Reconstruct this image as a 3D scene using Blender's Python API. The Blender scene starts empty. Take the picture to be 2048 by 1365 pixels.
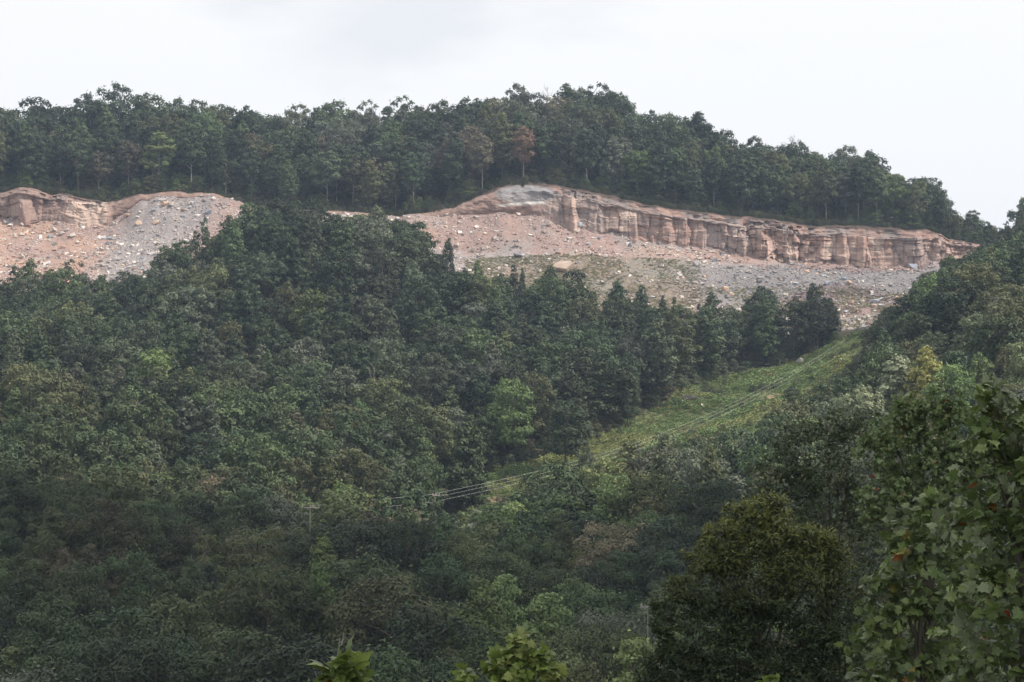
import bpy, bmesh, math, random
import numpy as np
from mathutils import Vector, Matrix

random.seed(7)
rng = np.random.default_rng(7)
scn = bpy.context.scene
R = math.radians

# ------------------------------------------------------------------ camera, sky, sun, exposure
F = 3822.0            # focal length in pixels of a 2048 wide frame
PITCH = math.atan((1000 - 682.5) / F)
cam_d = bpy.data.cameras.new('camera')
cam_d.sensor_width = 36
cam_d.lens = F / 2048 * 36
cam_d.clip_start = 0.1
cam_d.clip_end = 6000
cam = bpy.data.objects.new('camera', cam_d)
scn.collection.objects.link(cam)
cam.location = (0, 0, 0)
cam.rotation_euler = (math.pi / 2 + PITCH, 0, 0)
scn.camera = cam

SUN_FROM = Vector((0.63, -0.16, 0.76)).normalized()
SUN_AZ = math.atan2(SUN_FROM.x, SUN_FROM.y)
SUN_EL = math.asin(SUN_FROM.z)
wd = bpy.data.worlds.new('World')
scn.world = wd
wd.use_nodes = True
nt = wd.node_tree
nt.nodes.clear()
def N(tree, kind, **kw):
    n = tree.nodes.new(kind)
    for k, v in kw.items():
        if k in n.inputs.keys():
            n.inputs[k].default_value = v
        else:
            setattr(n, k, v)
    return n
w_out = N(nt, 'ShaderNodeOutputWorld')
w_bg = N(nt, 'ShaderNodeBackground'); w_bg.inputs['Strength'].default_value = 0.1
w_sky = N(nt, 'ShaderNodeTexSky')
w_sky.sky_type = 'NISHITA'; w_sky.sun_disc = False
w_sky.sun_elevation = SUN_EL; w_sky.sun_rotation = SUN_AZ
w_tc = N(nt, 'ShaderNodeTexCoord')
w_map = N(nt, 'ShaderNodeMapping'); w_map.inputs['Scale'].default_value = (5.0, 5.0, 14.0)
w_map.inputs['Location'].default_value = (8.88, 8.1, 1.0)
w_noise = N(nt, 'ShaderNodeTexNoise'); w_noise.inputs['Scale'].default_value = 1.0; w_noise.inputs['Detail'].default_value = 5
w_ramp = N(nt, 'ShaderNodeValToRGB')
w_ramp.color_ramp.elements[0].position = 0.26; w_ramp.color_ramp.elements[0].color = (0.82, 0.82, 0.82, 1)
w_ramp.color_ramp.elements[1].position = 0.43; w_ramp.color_ramp.elements[1].color = (1, 1, 1, 1)
w_mix = N(nt, 'ShaderNodeMixRGB')
w_mix.inputs['Color2'].default_value = (9.85, 9.85, 9.88, 1)
L = nt.links.new
L(w_tc.outputs['Generated'], w_map.inputs['Vector'])
L(w_map.outputs['Vector'], w_noise.inputs['Vector'])
L(w_noise.outputs['Fac'], w_ramp.inputs['Fac'])
L(w_ramp.outputs['Color'], w_mix.inputs['Fac'])
L(w_sky.outputs['Color'], w_mix.inputs['Color1'])
L(w_mix.outputs['Color'], w_bg.inputs['Color'])
L(w_bg.outputs['Background'], w_out.inputs['Surface'])

sun_d = bpy.data.lights.new('sun', 'SUN')
sun_d.energy = 5.0
sun_d.angle = R(1.2)
sun_d.color = (1.0, 0.93, 0.84)
sun = bpy.data.objects.new('sun', sun_d)
scn.collection.objects.link(sun)
sun.rotation_euler = SUN_FROM.to_track_quat('Z', 'Y').to_euler()

scn.view_settings.view_transform = 'Standard'
scn.view_settings.look = 'None'
scn.view_settings.gamma = 1
scn.view_settings.exposure = 0.12
scn.render.engine = 'CYCLES'
cy = scn.cycles
cy.max_bounces = 5; cy.diffuse_bounces = 2; cy.glossy_bounces = 1; cy.transmission_bounces = 2
cy.volume_bounces = 0; cy.transparent_max_bounces = 4
cy.use_denoising = True
cy.caustics_reflective = False; cy.caustics_refractive = False

# ------------------------------------------------------------------ helpers
col = scn.collection
CT, ST = math.cos(PITCH), math.sin(PITCH)

def P(px, py, Y):
    """world point on the sight line of a photo pixel at world depth Y"""
    a = (px - 1024) / F; b = (682.5 - py) / F
    t = Y / (CT - b * ST)
    return (a * t, Y, (ST + b * CT) * t)

def proj(x, y, z):
    d = y * CT + z * ST
    u = -y * ST + z * CT
    return 1024 + F * x / d, 682.5 - F * u / d

def link(o, parent=None):
    col.objects.link(o)
    if parent is not None:
        o.parent = parent
    return o

def tag(o, label=None, cat=None, group=None, kind=None):
    if label: o['label'] = label
    if cat: o['category'] = cat
    if group: o['group'] = group
    if kind: o['kind'] = kind
    return o

def mesh_np(name, verts, faces, mat=None, smooth=False, attrs=None, face_mat=None, mats=None):
    """verts (N,3), faces (M,k) all with the same number of corners, or a list of such arrays"""
    me = bpy.data.meshes.new(name)
    fl = faces if isinstance(faces, list) else [faces]
    verts = np.asarray(verts, dtype=np.float32)
    me.vertices.add(len(verts)); me.vertices.foreach_set('co', verts.ravel())
    idx = np.concatenate([np.asarray(f, dtype=np.int32).ravel() for f in fl])
    tot = np.concatenate([np.full(len(f), np.asarray(f).shape[1], dtype=np.int32) for f in fl])
    start = np.concatenate([[0], np.cumsum(tot)[:-1]]).astype(np.int32)
    me.loops.add(len(idx)); me.loops.foreach_set('vertex_index', idx)
    me.polygons.add(len(tot)); me.polygons.foreach_set('loop_start', start)
    try:
        me.polygons.foreach_set('loop_total', tot)
    except Exception:
        pass
    if face_mat is not None:
        me.polygons.foreach_set('material_index', np.asarray(face_mat, dtype=np.int32))
    me.polygons.foreach_set('use_smooth', np.full(len(tot), smooth))
    for k, v in (attrs or {}).items():
        v = np.asarray(v, dtype=np.float32)
        if v.ndim == 1:
            at = me.attributes.new(k, 'FLOAT', 'POINT'); at.data.foreach_set('value', v)
        else:
            at = me.attributes.new(k, 'FLOAT_COLOR', 'POINT')
            c4 = np.ones((len(v), 4), dtype=np.float32); c4[:, :3] = v
            at.data.foreach_set('color', c4.ravel())
    if mats:
        for m in mats: me.materials.append(m)
    elif mat:
        me.materials.append(mat)
    me.update(calc_edges=True)
    me.validate()
    return me

def _hash(ix, iy, iz, seed):
    h = (ix * 374761393 + iy * 668265263 + iz * 2147483647 + seed * 974634777) & 0xffffffff
    h = ((h ^ (h >> 13)) * 1274126177) & 0xffffffff
    h = (h ^ (h >> 16)) & 0xffffffff
    return h / 4294967295.0

def vnoise(x, y, z=0.0, seed=0):
    x, y, z = np.broadcast_arrays(np.asarray(x, float), np.asarray(y, float), np.asarray(z, float))
    ix, iy, iz = np.floor(x).astype(np.int64), np.floor(y).astype(np.int64), np.floor(z).astype(np.int64)
    fx, fy, fz = x - ix, y - iy, z - iz
    fx, fy, fz = [f * f * (3 - 2 * f) for f in (fx, fy, fz)]
    r = 0
    for dx in (0, 1):
        for dy in (0, 1):
            for dz in (0, 1):
                wgt = (fx if dx else 1 - fx) * (fy if dy else 1 - fy) * (fz if dz else 1 - fz)
                r = r + wgt * _hash(ix + dx, iy + dy, iz + dz, seed)
    return r

def fbm(x, y, z=0.0, seed=0, oct=4):
    s = 0; a = 0.5; t = 0
    for i in range(oct):
        s = s + a * vnoise(np.asarray(x) * 2 ** i, np.asarray(y) * 2 ** i, np.asarray(z) * 2 ** i, seed + i)
        t += a; a *= 0.5
    return s / t

def sstep(a, b, x):
    if b < a: return 1 - sstep(b, a, x)
    t = np.clip((np.asarray(x, float) - a) / (b - a), 0, 1)
    return t * t * (3 - 2 * t)

# ------------------------------------------------------------------ the lie of the land
# Rows across the valley at constant depth Y. Each gives the ground's height along the row,
# as (px, py) sight lines, or as (px, z) metres for the near rows.
ROWS = [
    (-250, 'z', [(-3000, 6), (5000, 6)]),
    (-30, 'z', [(-3000, -1.2), (5000, -1.2)]),
    (0, 'z', [(-3000, -1.75), (5000, -1.75)]),
    (6, 'z', [(-3000, -2.6), (5000, -2.6)]),
    (14, 'z', [(-3000, -7.0), (5000, -6.5)]),
    (30, 'z', [(-3000, -14), (5000, -12)]),
    (60, 'z', [(-3000, -22), (2048, -21), (5000, -16)]),
    (110, 'z', [(-3000, -26), (1024, -27), (2048, -22), (5000, -12)]),
    (160, 'z', [(-3000, -22), (300, -25), (1024, -27), (1700, -22), (2200, -14), (5000, -2)]),
    (200, 'p', [(-1500, 1200), (-300, 1270), (0, 1290), (600, 1330), (1200, 1330), (1700, 1260), (2048, 1160), (2750, 1040), (4000, 950)]),
    (250, 'p', [(-1500, 950), (-300, 1050), (0, 1080), (400, 1120), (800, 1180), (1100, 1150), (1400, 1100), (1700, 1040), (2048, 910), (2750, 780), (4000, 650)]),
    (300, 'p', [(-1500, 780), (-300, 870), (0, 895), (400, 940), (700, 975), (900, 1000), (1000, 985), (1200, 935), (1400, 890), (1700, 840), (1900, 745), (2048, 700), (2750, 560), (4000, 450)]),
    (340, 'p', [(-1500, 700), (-300, 760), (0, 775), (400, 800), (700, 820), (900, 840), (1100, 855), (1300, 845), (1450, 825), (1600, 795), (1720, 745), (1830, 700), (1900, 672), (2048, 620), (2750, 470), (4000, 380)]),
    (380, 'p', [(-1500, 620), (-300, 675), (0, 690), (200, 690), (300, 670), (400, 620), (500, 560), (600, 535), (750, 545), (860, 590), (1000, 660), (1100, 695), (1300, 725), (1450, 735), (1600, 725), (1720, 672), (1830, 650), (1900, 640), (2048, 600), (2750, 440), (4000, 360)]),
    (405, 'p', [(-1500, 560), (0, 610), (200, 615), (320, 580), (500, 535), (600, 520), (750, 530), (870, 585), (1000, 625), (1150, 640), (1300, 655), (1500, 670), (1720, 655), (1830, 632), (1950, 600), (2048, 580), (2750, 430), (4000, 350)]),
    (430, 'p', [(-1500, 500), (0, 535), (200, 530), (320, 520), (500, 505), (700, 505), (900, 535), (1000, 555), (1240, 585), (1500, 605), (1700, 595), (1850, 575), (2048, 555), (2750, 440), (4000, 350)]),
    (445, 'p', [(-1500, 460), (0, 482), (200, 490), (450, 462), (700, 465), (860, 490), (940, 505), (1100, 501), (1240, 512), (1400, 524), (1550, 537), (1700, 541), (1850, 545), (1950, 535), (2048, 532), (2750, 440), (4000, 350)]),
    (455, 'p', [(-1500, 430), (-300, 440), (0, 437), (100, 433), (150, 440), (218, 449), (240, 436), (280, 410), (320, 401), (430, 398), (490, 412), (520, 425), (660, 430), (730, 437), (800, 440), (930, 433), (1000, 428), (1060, 429), (1110, 438), (1150, 452), (1220, 467), (1290, 478), (1370, 492), (1450, 503), (1520, 516), (1600, 524), (1750, 531), (1850, 530), (1900, 522), (1950, 515), (2048, 518), (2750, 440), (4000, 350)]),
    (457.5, 'p', [(-1500, 400), (-300, 392), (0, 385), (40, 374), (75, 376), (100, 388), (150, 391), (215, 401), (240, 396), (300, 388), (350, 386), (430, 387), (490, 405), (520, 418), (660, 424), (800, 434), (860, 424), (910, 412), (960, 388), (1010, 369), (1060, 364), (1110, 369), (1170, 384), (1300, 408), (1450, 432), (1600, 447), (1750, 453), (1850, 456), (1880, 466), (1895, 478), (1910, 481), (1958, 487), (1968, 512), (2048, 516), (2750, 438), (4000, 350)]),
    (470, 'p', [(-1500, 380), (-300, 372), (0, 368), (100, 370), (240, 377), (350, 372), (490, 385), (660, 398), (800, 405), (910, 388), (1010, 352), (1060, 347), (1110, 350), (1170, 362), (1300, 388), (1450, 413), (1600, 430), (1750, 437), (1850, 443), (1900, 475), (1960, 500), (2048, 520), (2750, 450), (4000, 360)]),
    (505, 'p', [(-1500, 330), (-300, 325), (0, 330), (120, 318), (240, 300), (450, 325), (600, 328), (820, 315), (930, 315), (1030, 290), (1130, 275), (1200, 280), (1260, 315), (1390, 345), (1450, 375), (1560, 400), (1700, 415), (1780, 440), (1870, 470), (1910, 520), (2048, 560), (2750, 470), (4000, 380)]),
    (560, 'p', [(-1500, 420), (0, 400), (1200, 370), (1500, 470), (1900, 600), (2750, 560), (4000, 460)]),
    (800, 'z', [(-3000, 10), (5000, 5)]),
    (3000, 'z', [(-3000, -20), (5000, -20)]),
]
def W(Y):
    return np.maximum(np.asarray(Y, float), 60.0)
SG = np.concatenate([np.linspace(-1.6, -0.42, 30)[:-1], np.arange(-0.42, 0.4201, 0.00125), np.linspace(0.42, 1.6, 30)[1:]])
RY = np.array([r[0] for r in ROWS], float)
RZ = []
for Y, mode, pts in ROWS:
    ss, zz = [], []
    for px, v in pts:
        if mode == 'p':
            x, y, z = P(px, v, Y)
            ss.append(x / float(W(Y))); zz.append(z)
        else:
            ss.append((px - 1024) / F); zz.append(v)
    zz_i = np.interp(SG, ss, zz)
    RZ.append(zz_i)
RZ = np.array(RZ)

def bump(x, y):
    n = (fbm(x / 22, y / 22, 0, 3, 3) - 0.5) * 5.0
    m = sstep(70, 150, y) * (1 - sstep(385, 402, y)) + 0.6 * sstep(475, 520, y)
    return n * m

def ground(x, y, with_bump=True):
    x = np.atleast_1d(np.asarray(x, float)); y = np.atleast_1d(np.asarray(y, float))
    s = x / W(y)
    si = np.clip(np.interp(s, SG, np.arange(len(SG))), 0, len(SG) - 1.001)
    s0 = si.astype(int); sf = si - s0
    ri = np.clip(np.interp(y, RY, np.arange(len(RY))), 0, len(RY) - 1.001)
    r0 = ri.astype(int); rf = ri - r0
    za = RZ[r0, s0] * (1 - sf) + RZ[r0, s0 + 1] * sf
    zb = RZ[r0 + 1, s0] * (1 - sf) + RZ[r0 + 1, s0 + 1] * sf
    z = za * (1 - rf) + zb * rf
    if with_bump:
        z = z + bump(x, y)
        z = z + rim(x) * np.exp(-((y - 457.5) / 2.5) ** 2) * (y > 457.4)
    return z

def rim(x):
    return (fbm(x / 6, 0, 0, 17, 4) - 0.5) * 1.5

def talus_disp(x, y):
    m = sstep(402, 410, y) * (1 - sstep(452, 455, y))
    g = np.abs(fbm(x / 9 + y / 40, y / 30, 0, 21, 4) - 0.5) * 2
    foot = sstep(446, 455, y) * (1 - sstep(455.2, 456, y)) * (fbm(x / 5, 0.5, 0, 19, 4) - 0.35) * 3.0
    return foot + m * ((fbm(x / 14, y / 9, 0, 11, 4) - 0.5) * 2.4 + (fbm(x / 2.2, y / 2.2, 0, 15, 3) - 0.5) * 0.8 - g * 0.5)

def gz(x, y):
    return float((ground(x, y) + talus_disp(np.atleast_1d(x), np.atleast_1d(y)))[0])

def hit(px, py, y0=100, y1=600):
    """first point of the ground on a sight line"""
    Y = np.arange(y0, y1, 0.5)
    a = (px - 1024) / F; b = (682.5 - py) / F
    t = Y / (CT - b * ST)
    x = a * t; z = (ST + b * CT) * t
    g = ground(x, Y) + talus_disp(x, Y)
    i = int(np.argmax(z < g)) if (z < g).any() else len(Y) - 1
    return float(x[i]), float(Y[i]), float(g[i])

# polygons and zones, in sight-line pixels of the ground
CLEAR = [(850, 985), (900, 968), (1000, 945), (1100, 915), (1180, 880), (1260, 842), (1330, 808), (1375, 772), (1460, 752), (1560, 733), (1640, 703), (1712, 664), (1735, 668),
         (1745, 720), (1715, 800), (1650, 850), (1540, 905), (1420, 930), (1330, 930), (1250, 955), (1130, 990), (1000, 1030), (880, 1015)]
def inpoly(px, py, poly):
    px = np.asarray(px, float); py = np.asarray(py, float)
    ins = np.zeros(px.shape, bool)
    n = len(poly); j = n - 1
    for i in range(n):
        xi, yi = poly[i]; xj, yj = poly[j]
        c = ((yi > py) != (yj > py)) & (px < (xj - xi) * (py - yi) / (yj - yi + 1e-9) + xi)
        ins ^= c; j = i
    return ins

# ------------------------------------------------------------------ materials
def mat(name, build, **kw):
    m = bpy.data.materials.new(name); m.use_nodes = True
    t = m.node_tree; t.nodes.clear()
    out = N(t, 'ShaderNodeOutputMaterial')
    sh = build(t, t.links.new)
    t.links.new(sh, out.inputs['Surface'])
    return m

def foliage_mat(name, attr_type, transl=0.14):
    def b(t, Lk):
        at = N(t, 'ShaderNodeAttribute'); at.attribute_type = attr_type; at.attribute_name = 'tint'
        v = N(t, 'ShaderNodeAttribute'); v.attribute_type = 'GEOMETRY'; v.attribute_name = 'var'
        mul = N(t, 'ShaderNodeMapRange'); mul.inputs['To Min'].default_value = 0.55; mul.inputs['To Max'].default_value = 1.5
        Lk(v.outputs['Fac'], mul.inputs['Value'])
        mc = N(t, 'ShaderNodeVectorMath'); mc.operation = 'SCALE'
        Lk(at.outputs['Color'], mc.inputs[0]); Lk(mul.outputs['Result'], mc.inputs['Scale'])
        d = N(t, 'ShaderNodeBsdfPrincipled'); d.inputs['Roughness'].default_value = 0.55; d.inputs['Specular IOR Level'].default_value = 0.25
        tr = N(t, 'ShaderNodeBsdfTranslucent')
        Lk(mc.outputs['Vector'], d.inputs['Base Color']); Lk(mc.outputs['Vector'], tr.inputs['Color'])
        mx = N(t, 'ShaderNodeMixShader'); mx.inputs['Fac'].default_value = transl
        Lk(d.outputs['BSDF'], mx.inputs[1]); Lk(tr.outputs['BSDF'], mx.inputs[2])
        return mx.outputs['Shader']
    return mat(name, b)
M_FOL = foliage_mat('foliage', 'OBJECT')
M_FOL_I = foliage_mat('forest_foliage', 'INSTANCER')

def leaf_mat(name, transl=0.3, rough=0.4, spec=0.45):
    def b(t, Lk):
        at = N(t, 'ShaderNodeAttribute'); at.attribute_type = 'GEOMETRY'; at.attribute_name = 'leafcol'
        d = N(t, 'ShaderNodeBsdfPrincipled'); d.inputs['Roughness'].default_value = rough; d.inputs['Specular IOR Level'].default_value = spec
        tr = N(t, 'ShaderNodeBsdfTranslucent')
        nz = N(t, 'ShaderNodeTexNoise'); nz.inputs['Scale'].default_value = 30
        mr = N(t, 'ShaderNodeMapRange'); mr.inputs['To Min'].default_value = 0.75; mr.inputs['To Max'].default_value = 1.25
        Lk(nz.outputs['Fac'], mr.inputs['Value'])
        mc = N(t, 'ShaderNodeVectorMath'); mc.operation = 'SCALE'
        Lk(at.outputs['Color'], mc.inputs[0]); Lk(mr.outputs['Result'], mc.inputs['Scale'])
        Lk(mc.outputs['Vector'], d.inputs['Base Color']); Lk(mc.outputs['Vector'], tr.inputs['Color'])
        mx = N(t, 'ShaderNodeMixShader'); mx.inputs['Fac'].default_value = transl
        Lk(d.outputs['BSDF'], mx.inputs[1]); Lk(tr.outputs['BSDF'], mx.inputs[2])
        return mx.outputs['Shader']
    return mat(name, b)
M_LEAF = leaf_mat('near_leaf')

def noisy(name, c1, c2, scale=3.0, rough=0.9, bumpd=0.3, stretch=(1, 1, 1)):
    def b(t, Lk):
        tc = N(t, 'ShaderNodeTexCoord'); mp = N(t, 'ShaderNodeMapping'); mp.inputs['Scale'].default_value = stretch
        Lk(tc.outputs['Object'], mp.inputs['Vector'])
        nz = N(t, 'ShaderNodeTexNoise'); nz.inputs['Scale'].default_value = scale; nz.inputs['Detail'].default_value = 6
        Lk(mp.outputs['Vector'], nz.inputs['Vector'])
        mx = N(t, 'ShaderNodeMixRGB'); mx.inputs['Color1'].default_value = (*c1, 1); mx.inputs['Color2'].default_value = (*c2, 1)
        Lk(nz.outputs['Fac'], mx.inputs['Fac'])
        p = N(t, 'ShaderNodeBsdfPrincipled'); p.inputs['Roughness'].default_value = rough; p.inputs['Specular IOR Level'].default_value = 0.2
        Lk(mx.outputs['Color'], p.inputs['Base Color'])
        bp = N(t, 'ShaderNodeBump'); bp.inputs['Strength'].default_value = bumpd
        Lk(nz.outputs['Fac'], bp.inputs['Height']); Lk(bp.outputs['Normal'], p.inputs['Normal'])
        return p.outputs['BSDF']
    return mat(name, b)
M_BARK = noisy('bark', (0.09, 0.075, 0.06), (0.19, 0.165, 0.14), 4, stretch=(3, 3, 0.6))
M_PALEBARK = noisy('pale_bark', (0.20, 0.18, 0.16), (0.36, 0.33, 0.29), 3, stretch=(2, 2, 0.8))
M_DEAD = noisy('dead_wood', (0.17, 0.16, 0.15), (0.30, 0.28, 0.26), 5)
M_WOOD = noisy('pole_wood', (0.20, 0.185, 0.17), (0.32, 0.30, 0.28), 5)
M_METAL = noisy('pale_metal', (0.55, 0.55, 0.56), (0.7, 0.7, 0.72), 5, rough=0.4)
M_WIRE = noisy('wire_metal', (0.62, 0.62, 0.60), (0.72, 0.72, 0.70), 1, rough=0.5)
M_PORC = noisy('porcelain', (0.35, 0.3, 0.27), (0.45, 0.4, 0.36), 5, rough=0.3)

def vcol_mat(name, attr, scale, amp=0.35, bumpd=0.6, rough=0.95, strata=False):
    def b(t, Lk):
        at = N(t, 'ShaderNodeAttribute'); at.attribute_type = 'GEOMETRY'; at.attribute_name = attr
        tc = N(t, 'ShaderNodeTexCoord')
        nz = N(t, 'ShaderNodeTexNoise'); nz.inputs['Scale'].default_value = scale; nz.inputs['Detail'].default_value = 8; nz.inputs['Roughness'].default_value = 0.7
        Lk(tc.outputs['Object'], nz.inputs['Vector'])
        mr = N(t, 'ShaderNodeMapRange'); mr.inputs['From Min'].default_value = 0.3; mr.inputs['From Max'].default_value = 0.7
        mr.inputs['To Min'].default_value = 1 - amp; mr.inputs['To Max'].default_value = 1 + amp
        h = nz.outputs['Fac']
        if strata:
            mp = N(t, 'ShaderNodeMapping'); mp.inputs['Scale'].default_value = (0.4, 0.4, 2.4)
            Lk(tc.outputs['Object'], mp.inputs['Vector'])
            n2 = N(t, 'ShaderNodeTexNoise'); n2.inputs['Scale'].default_value = 1.0; n2.inputs['Detail'].default_value = 5; n2.inputs['Distortion'].default_value = 0.4
            Lk(mp.outputs['Vector'], n2.inputs['Vector'])
            mm = N(t, 'ShaderNodeMath'); mm.operation = 'ADD'
            m3 = N(t, 'ShaderNodeMath'); m3.operation = 'MULTIPLY'; m3.inputs[1].default_value = 0.5
            Lk(nz.outputs['Fac'], mm.inputs[0]); Lk(n2.outputs['Fac'], mm.inputs[1]); Lk(mm.outputs[0], m3.inputs[0])
            h = m3.outputs[0]
        Lk(h, mr.inputs['Value'])
        mc = N(t, 'ShaderNodeVectorMath'); mc.operation = 'SCALE'
        Lk(at.outputs['Color'], mc.inputs[0]); Lk(mr.outputs['Result'], mc.inputs['Scale'])
        p = N(t, 'ShaderNodeBsdfPrincipled'); p.inputs['Roughness'].default_value = rough; p.inputs['Specular IOR Level'].default_value = 0.15
        Lk(mc.outputs['Vector'], p.inputs['Base Color'])
        bp = N(t, 'ShaderNodeBump'); bp.inputs['Strength'].default_value = bumpd; bp.inputs['Distance'].default_value = 0.4
        Lk(h, bp.inputs['Height']); Lk(bp.outputs['Normal'], p.inputs['Normal'])
        return p.outputs['BSDF']
    return mat(name, b)
M_SOIL = vcol_mat('hillside_soil', 'soil', 1.6, 0.28, 0.7)
M_ROCKF = vcol_mat('rock_face', 'soil', 0.9, 0.3, 0.8, strata=True)
M_STONE = vcol_mat('stone', 'soil', 2.5, 0.25, 0.5)

# ------------------------------------------------------------------ terrain sheets
C_FOREST = np.array((0.035, 0.032, 0.02)); C_RED = np.array((0.31, 0.222, 0.198)); C_ORANGE = np.array((0.375, 0.25, 0.195))
C_GREY = np.array((0.30, 0.262, 0.25)); C_BLUE = np.array((0.25, 0.235, 0.235)); C_GRASS = np.array((0.12, 0.13, 0.065)); C_PURP = np.array((0.20, 0.16, 0.16))
C_DRYG = np.array((0.19, 0.175, 0.125)); C_DIRT = np.array((0.36, 0.24, 0.17))
def lerp(a, b, t):
    t = np.asarray(t)[..., None]
    return a * (1 - t) + b * t

def soil_colour(x, y, z):
    px, py = proj(x, np.maximum(y, 1.0), z)
    n1 = fbm(x / 18, y / 10, 0, 31, 4); n2 = .55 * fbm(x / 7, y / 6, 0, 37, 4) + .45 * fbm(x / 2.6 + y / 12, y / 30, 0, 39, 4); n3 = fbm(x / 3, y / 3, z / 3, 41, 3)
    c = lerp(C_FOREST, C_FOREST * 1.8, n2)
    q = sstep(398, 406, y) * (1 - sstep(457.5, 459, y)) * sstep(-700, -500, px) * (1 - sstep(2150, 2250, px))
    t = lerp(C_RED, C_GREY, sstep(0.42, 0.58, n1 + 0.25 * (n3 - 0.5)))
    # left: orange-red dump, then a grey fan of broken stone, then pinkish
    left = 1 - sstep(200, 250, px + 40 * (n2 - .5))
    t = lerp(t, lerp(C_ORANGE, C_RED, sstep(.35, .65, n2)), left)
    fan = sstep(205, 260, px + (py - 470) * 0.55 + 50 * (n2 - .5)) * (1 - sstep(385, 440, px + (py - 440) * 0.9 + 40 * (n2 - .5)))
    t = lerp(t, lerp(C_BLUE, C_GREY, n2) * 1.0, fan * 0.9)
    # middle
    mid = sstep(780, 830, px) * (1 - sstep(1000, 1150, px))
    t = lerp(t, lerp(C_RED, C_ORANGE * .95, sstep(.5, .7, n2)), mid * (1 - sstep(478, 500, py)) * 0.6)
    # grey slate band under the rock face to the right
    band = sstep(1280, 1480, px) * sstep(522, 545, py - (px - 1500) * 0.02) * (1 - sstep(585, 640, py))
    t = lerp(t, lerp(C_PURP, C_BLUE, sstep(.4, .6, n1)) * 0.85, band * 0.95)
    org = sstep(1200, 1300, px) * (1 - sstep(1820, 1880, px)) * sstep(490, 505, py - (px - 1400) * 0.06) * (1 - sstep(518, 530, py - (px - 1500) * 0.02))
    t = lerp(t, lerp(C_ORANGE, C_RED, n2), org * 0.75)
    # grassed lower dump
    gr = sstep(930, 1000, px) * (1 - sstep(1330, 1420, px)) * sstep(505, 515, py - np.abs(px - 1130) * 0.05) * sstep(0.22, 0.5, n3 * .6 + n2 * .5)
    t = lerp(t, lerp(C_DRYG, C_GRASS, n2) * 0.95, gr * 0.5)
    gr2 = sstep(1380, 1480, px) * (1 - sstep(1840, 1860, px)) * sstep(570, 610, py) * sstep(0.45, 0.6, n3 * .5 + n2 * .5)
    t = lerp(t, C_DRYG * 0.8, gr2 * 0.8)
    c = lerp(c, t, q)
    # soil lip at the edge of the wood above the rock face
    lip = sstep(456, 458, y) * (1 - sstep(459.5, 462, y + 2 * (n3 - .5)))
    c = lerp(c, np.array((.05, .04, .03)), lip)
    up = sstep(461, 463, y) * (1 - sstep(560, 700, y))
    c = lerp(c, lerp(C_FOREST * 1.0, np.array((0.07, 0.08, 0.03)), sstep(.5, .7, n2)), up)
    # the cleared strip
    cl = inpoly(px + 24 * (n2 - .5), py + 20 * (n3 - .5), CLEAR) & (y > 200) & (y < 400)
    g = lerp(np.array((0.12, 0.15, 0.07)), np.array((0.19, 0.20, 0.095)), sstep(.35, .65, n2))
    for (dx, dy, dr) in ((1545, 797, 34), (992, 1000, 24), (1160, 938, 16), (1480, 770, 14), (1260, 915, 14)):
        g = lerp(g, C_DIRT, 1 - sstep(0.5, 1.0, np.hypot((px - dx) / dr, (py - dy) / (dr * 0.35)) + (n3 - .5) * .7))
    c = lerp(c, g, cl.astype(float))
    near = 1 - sstep(8, 40, np.abs(y))
    c = lerp(c, np.array((0.06, 0.075, 0.03)), near)
    return c

def terrain(name, ys, smooth=True):
    S, YY = np.meshgrid(SG, ys)
    X = S * W(YY)
    Z = ground(X.ravel(), YY.ravel()).reshape(X.shape) + talus_disp(X, YY)
    v = np.stack([X.ravel(), YY.ravel(), Z.ravel()], 1)
    nr, nc = X.shape
    i = np.arange(nr - 1)[:, None] * nc + np.arange(nc - 1)[None, :]
    f = np.stack([i, i + 1, i + 1 + nc, i + nc], -1).reshape(-1, 4)
    me = mesh_np(name, v, f, M_SOIL, smooth, {'soil': soil_colour(v[:, 0], v[:, 1], v[:, 2])})
    return tag(link(bpy.data.objects.new(name, me)), kind='structure')

terrain('ground', np.concatenate([[-250, -150, -80, -30, -15, 0, 3, 6, 10, 14, 20, 30, 45, 60], np.arange(70, 260, 6), np.arange(260, 398, 2.2), np.arange(398, 454.9, 0.6), [455.0]]))
terrain('ridge', np.concatenate([[457.5, 457.9, 458.4, 459, 460, 461.5, 463], np.arange(465, 570, 4), [600, 680, 800, 1500, 3000]]))

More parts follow.
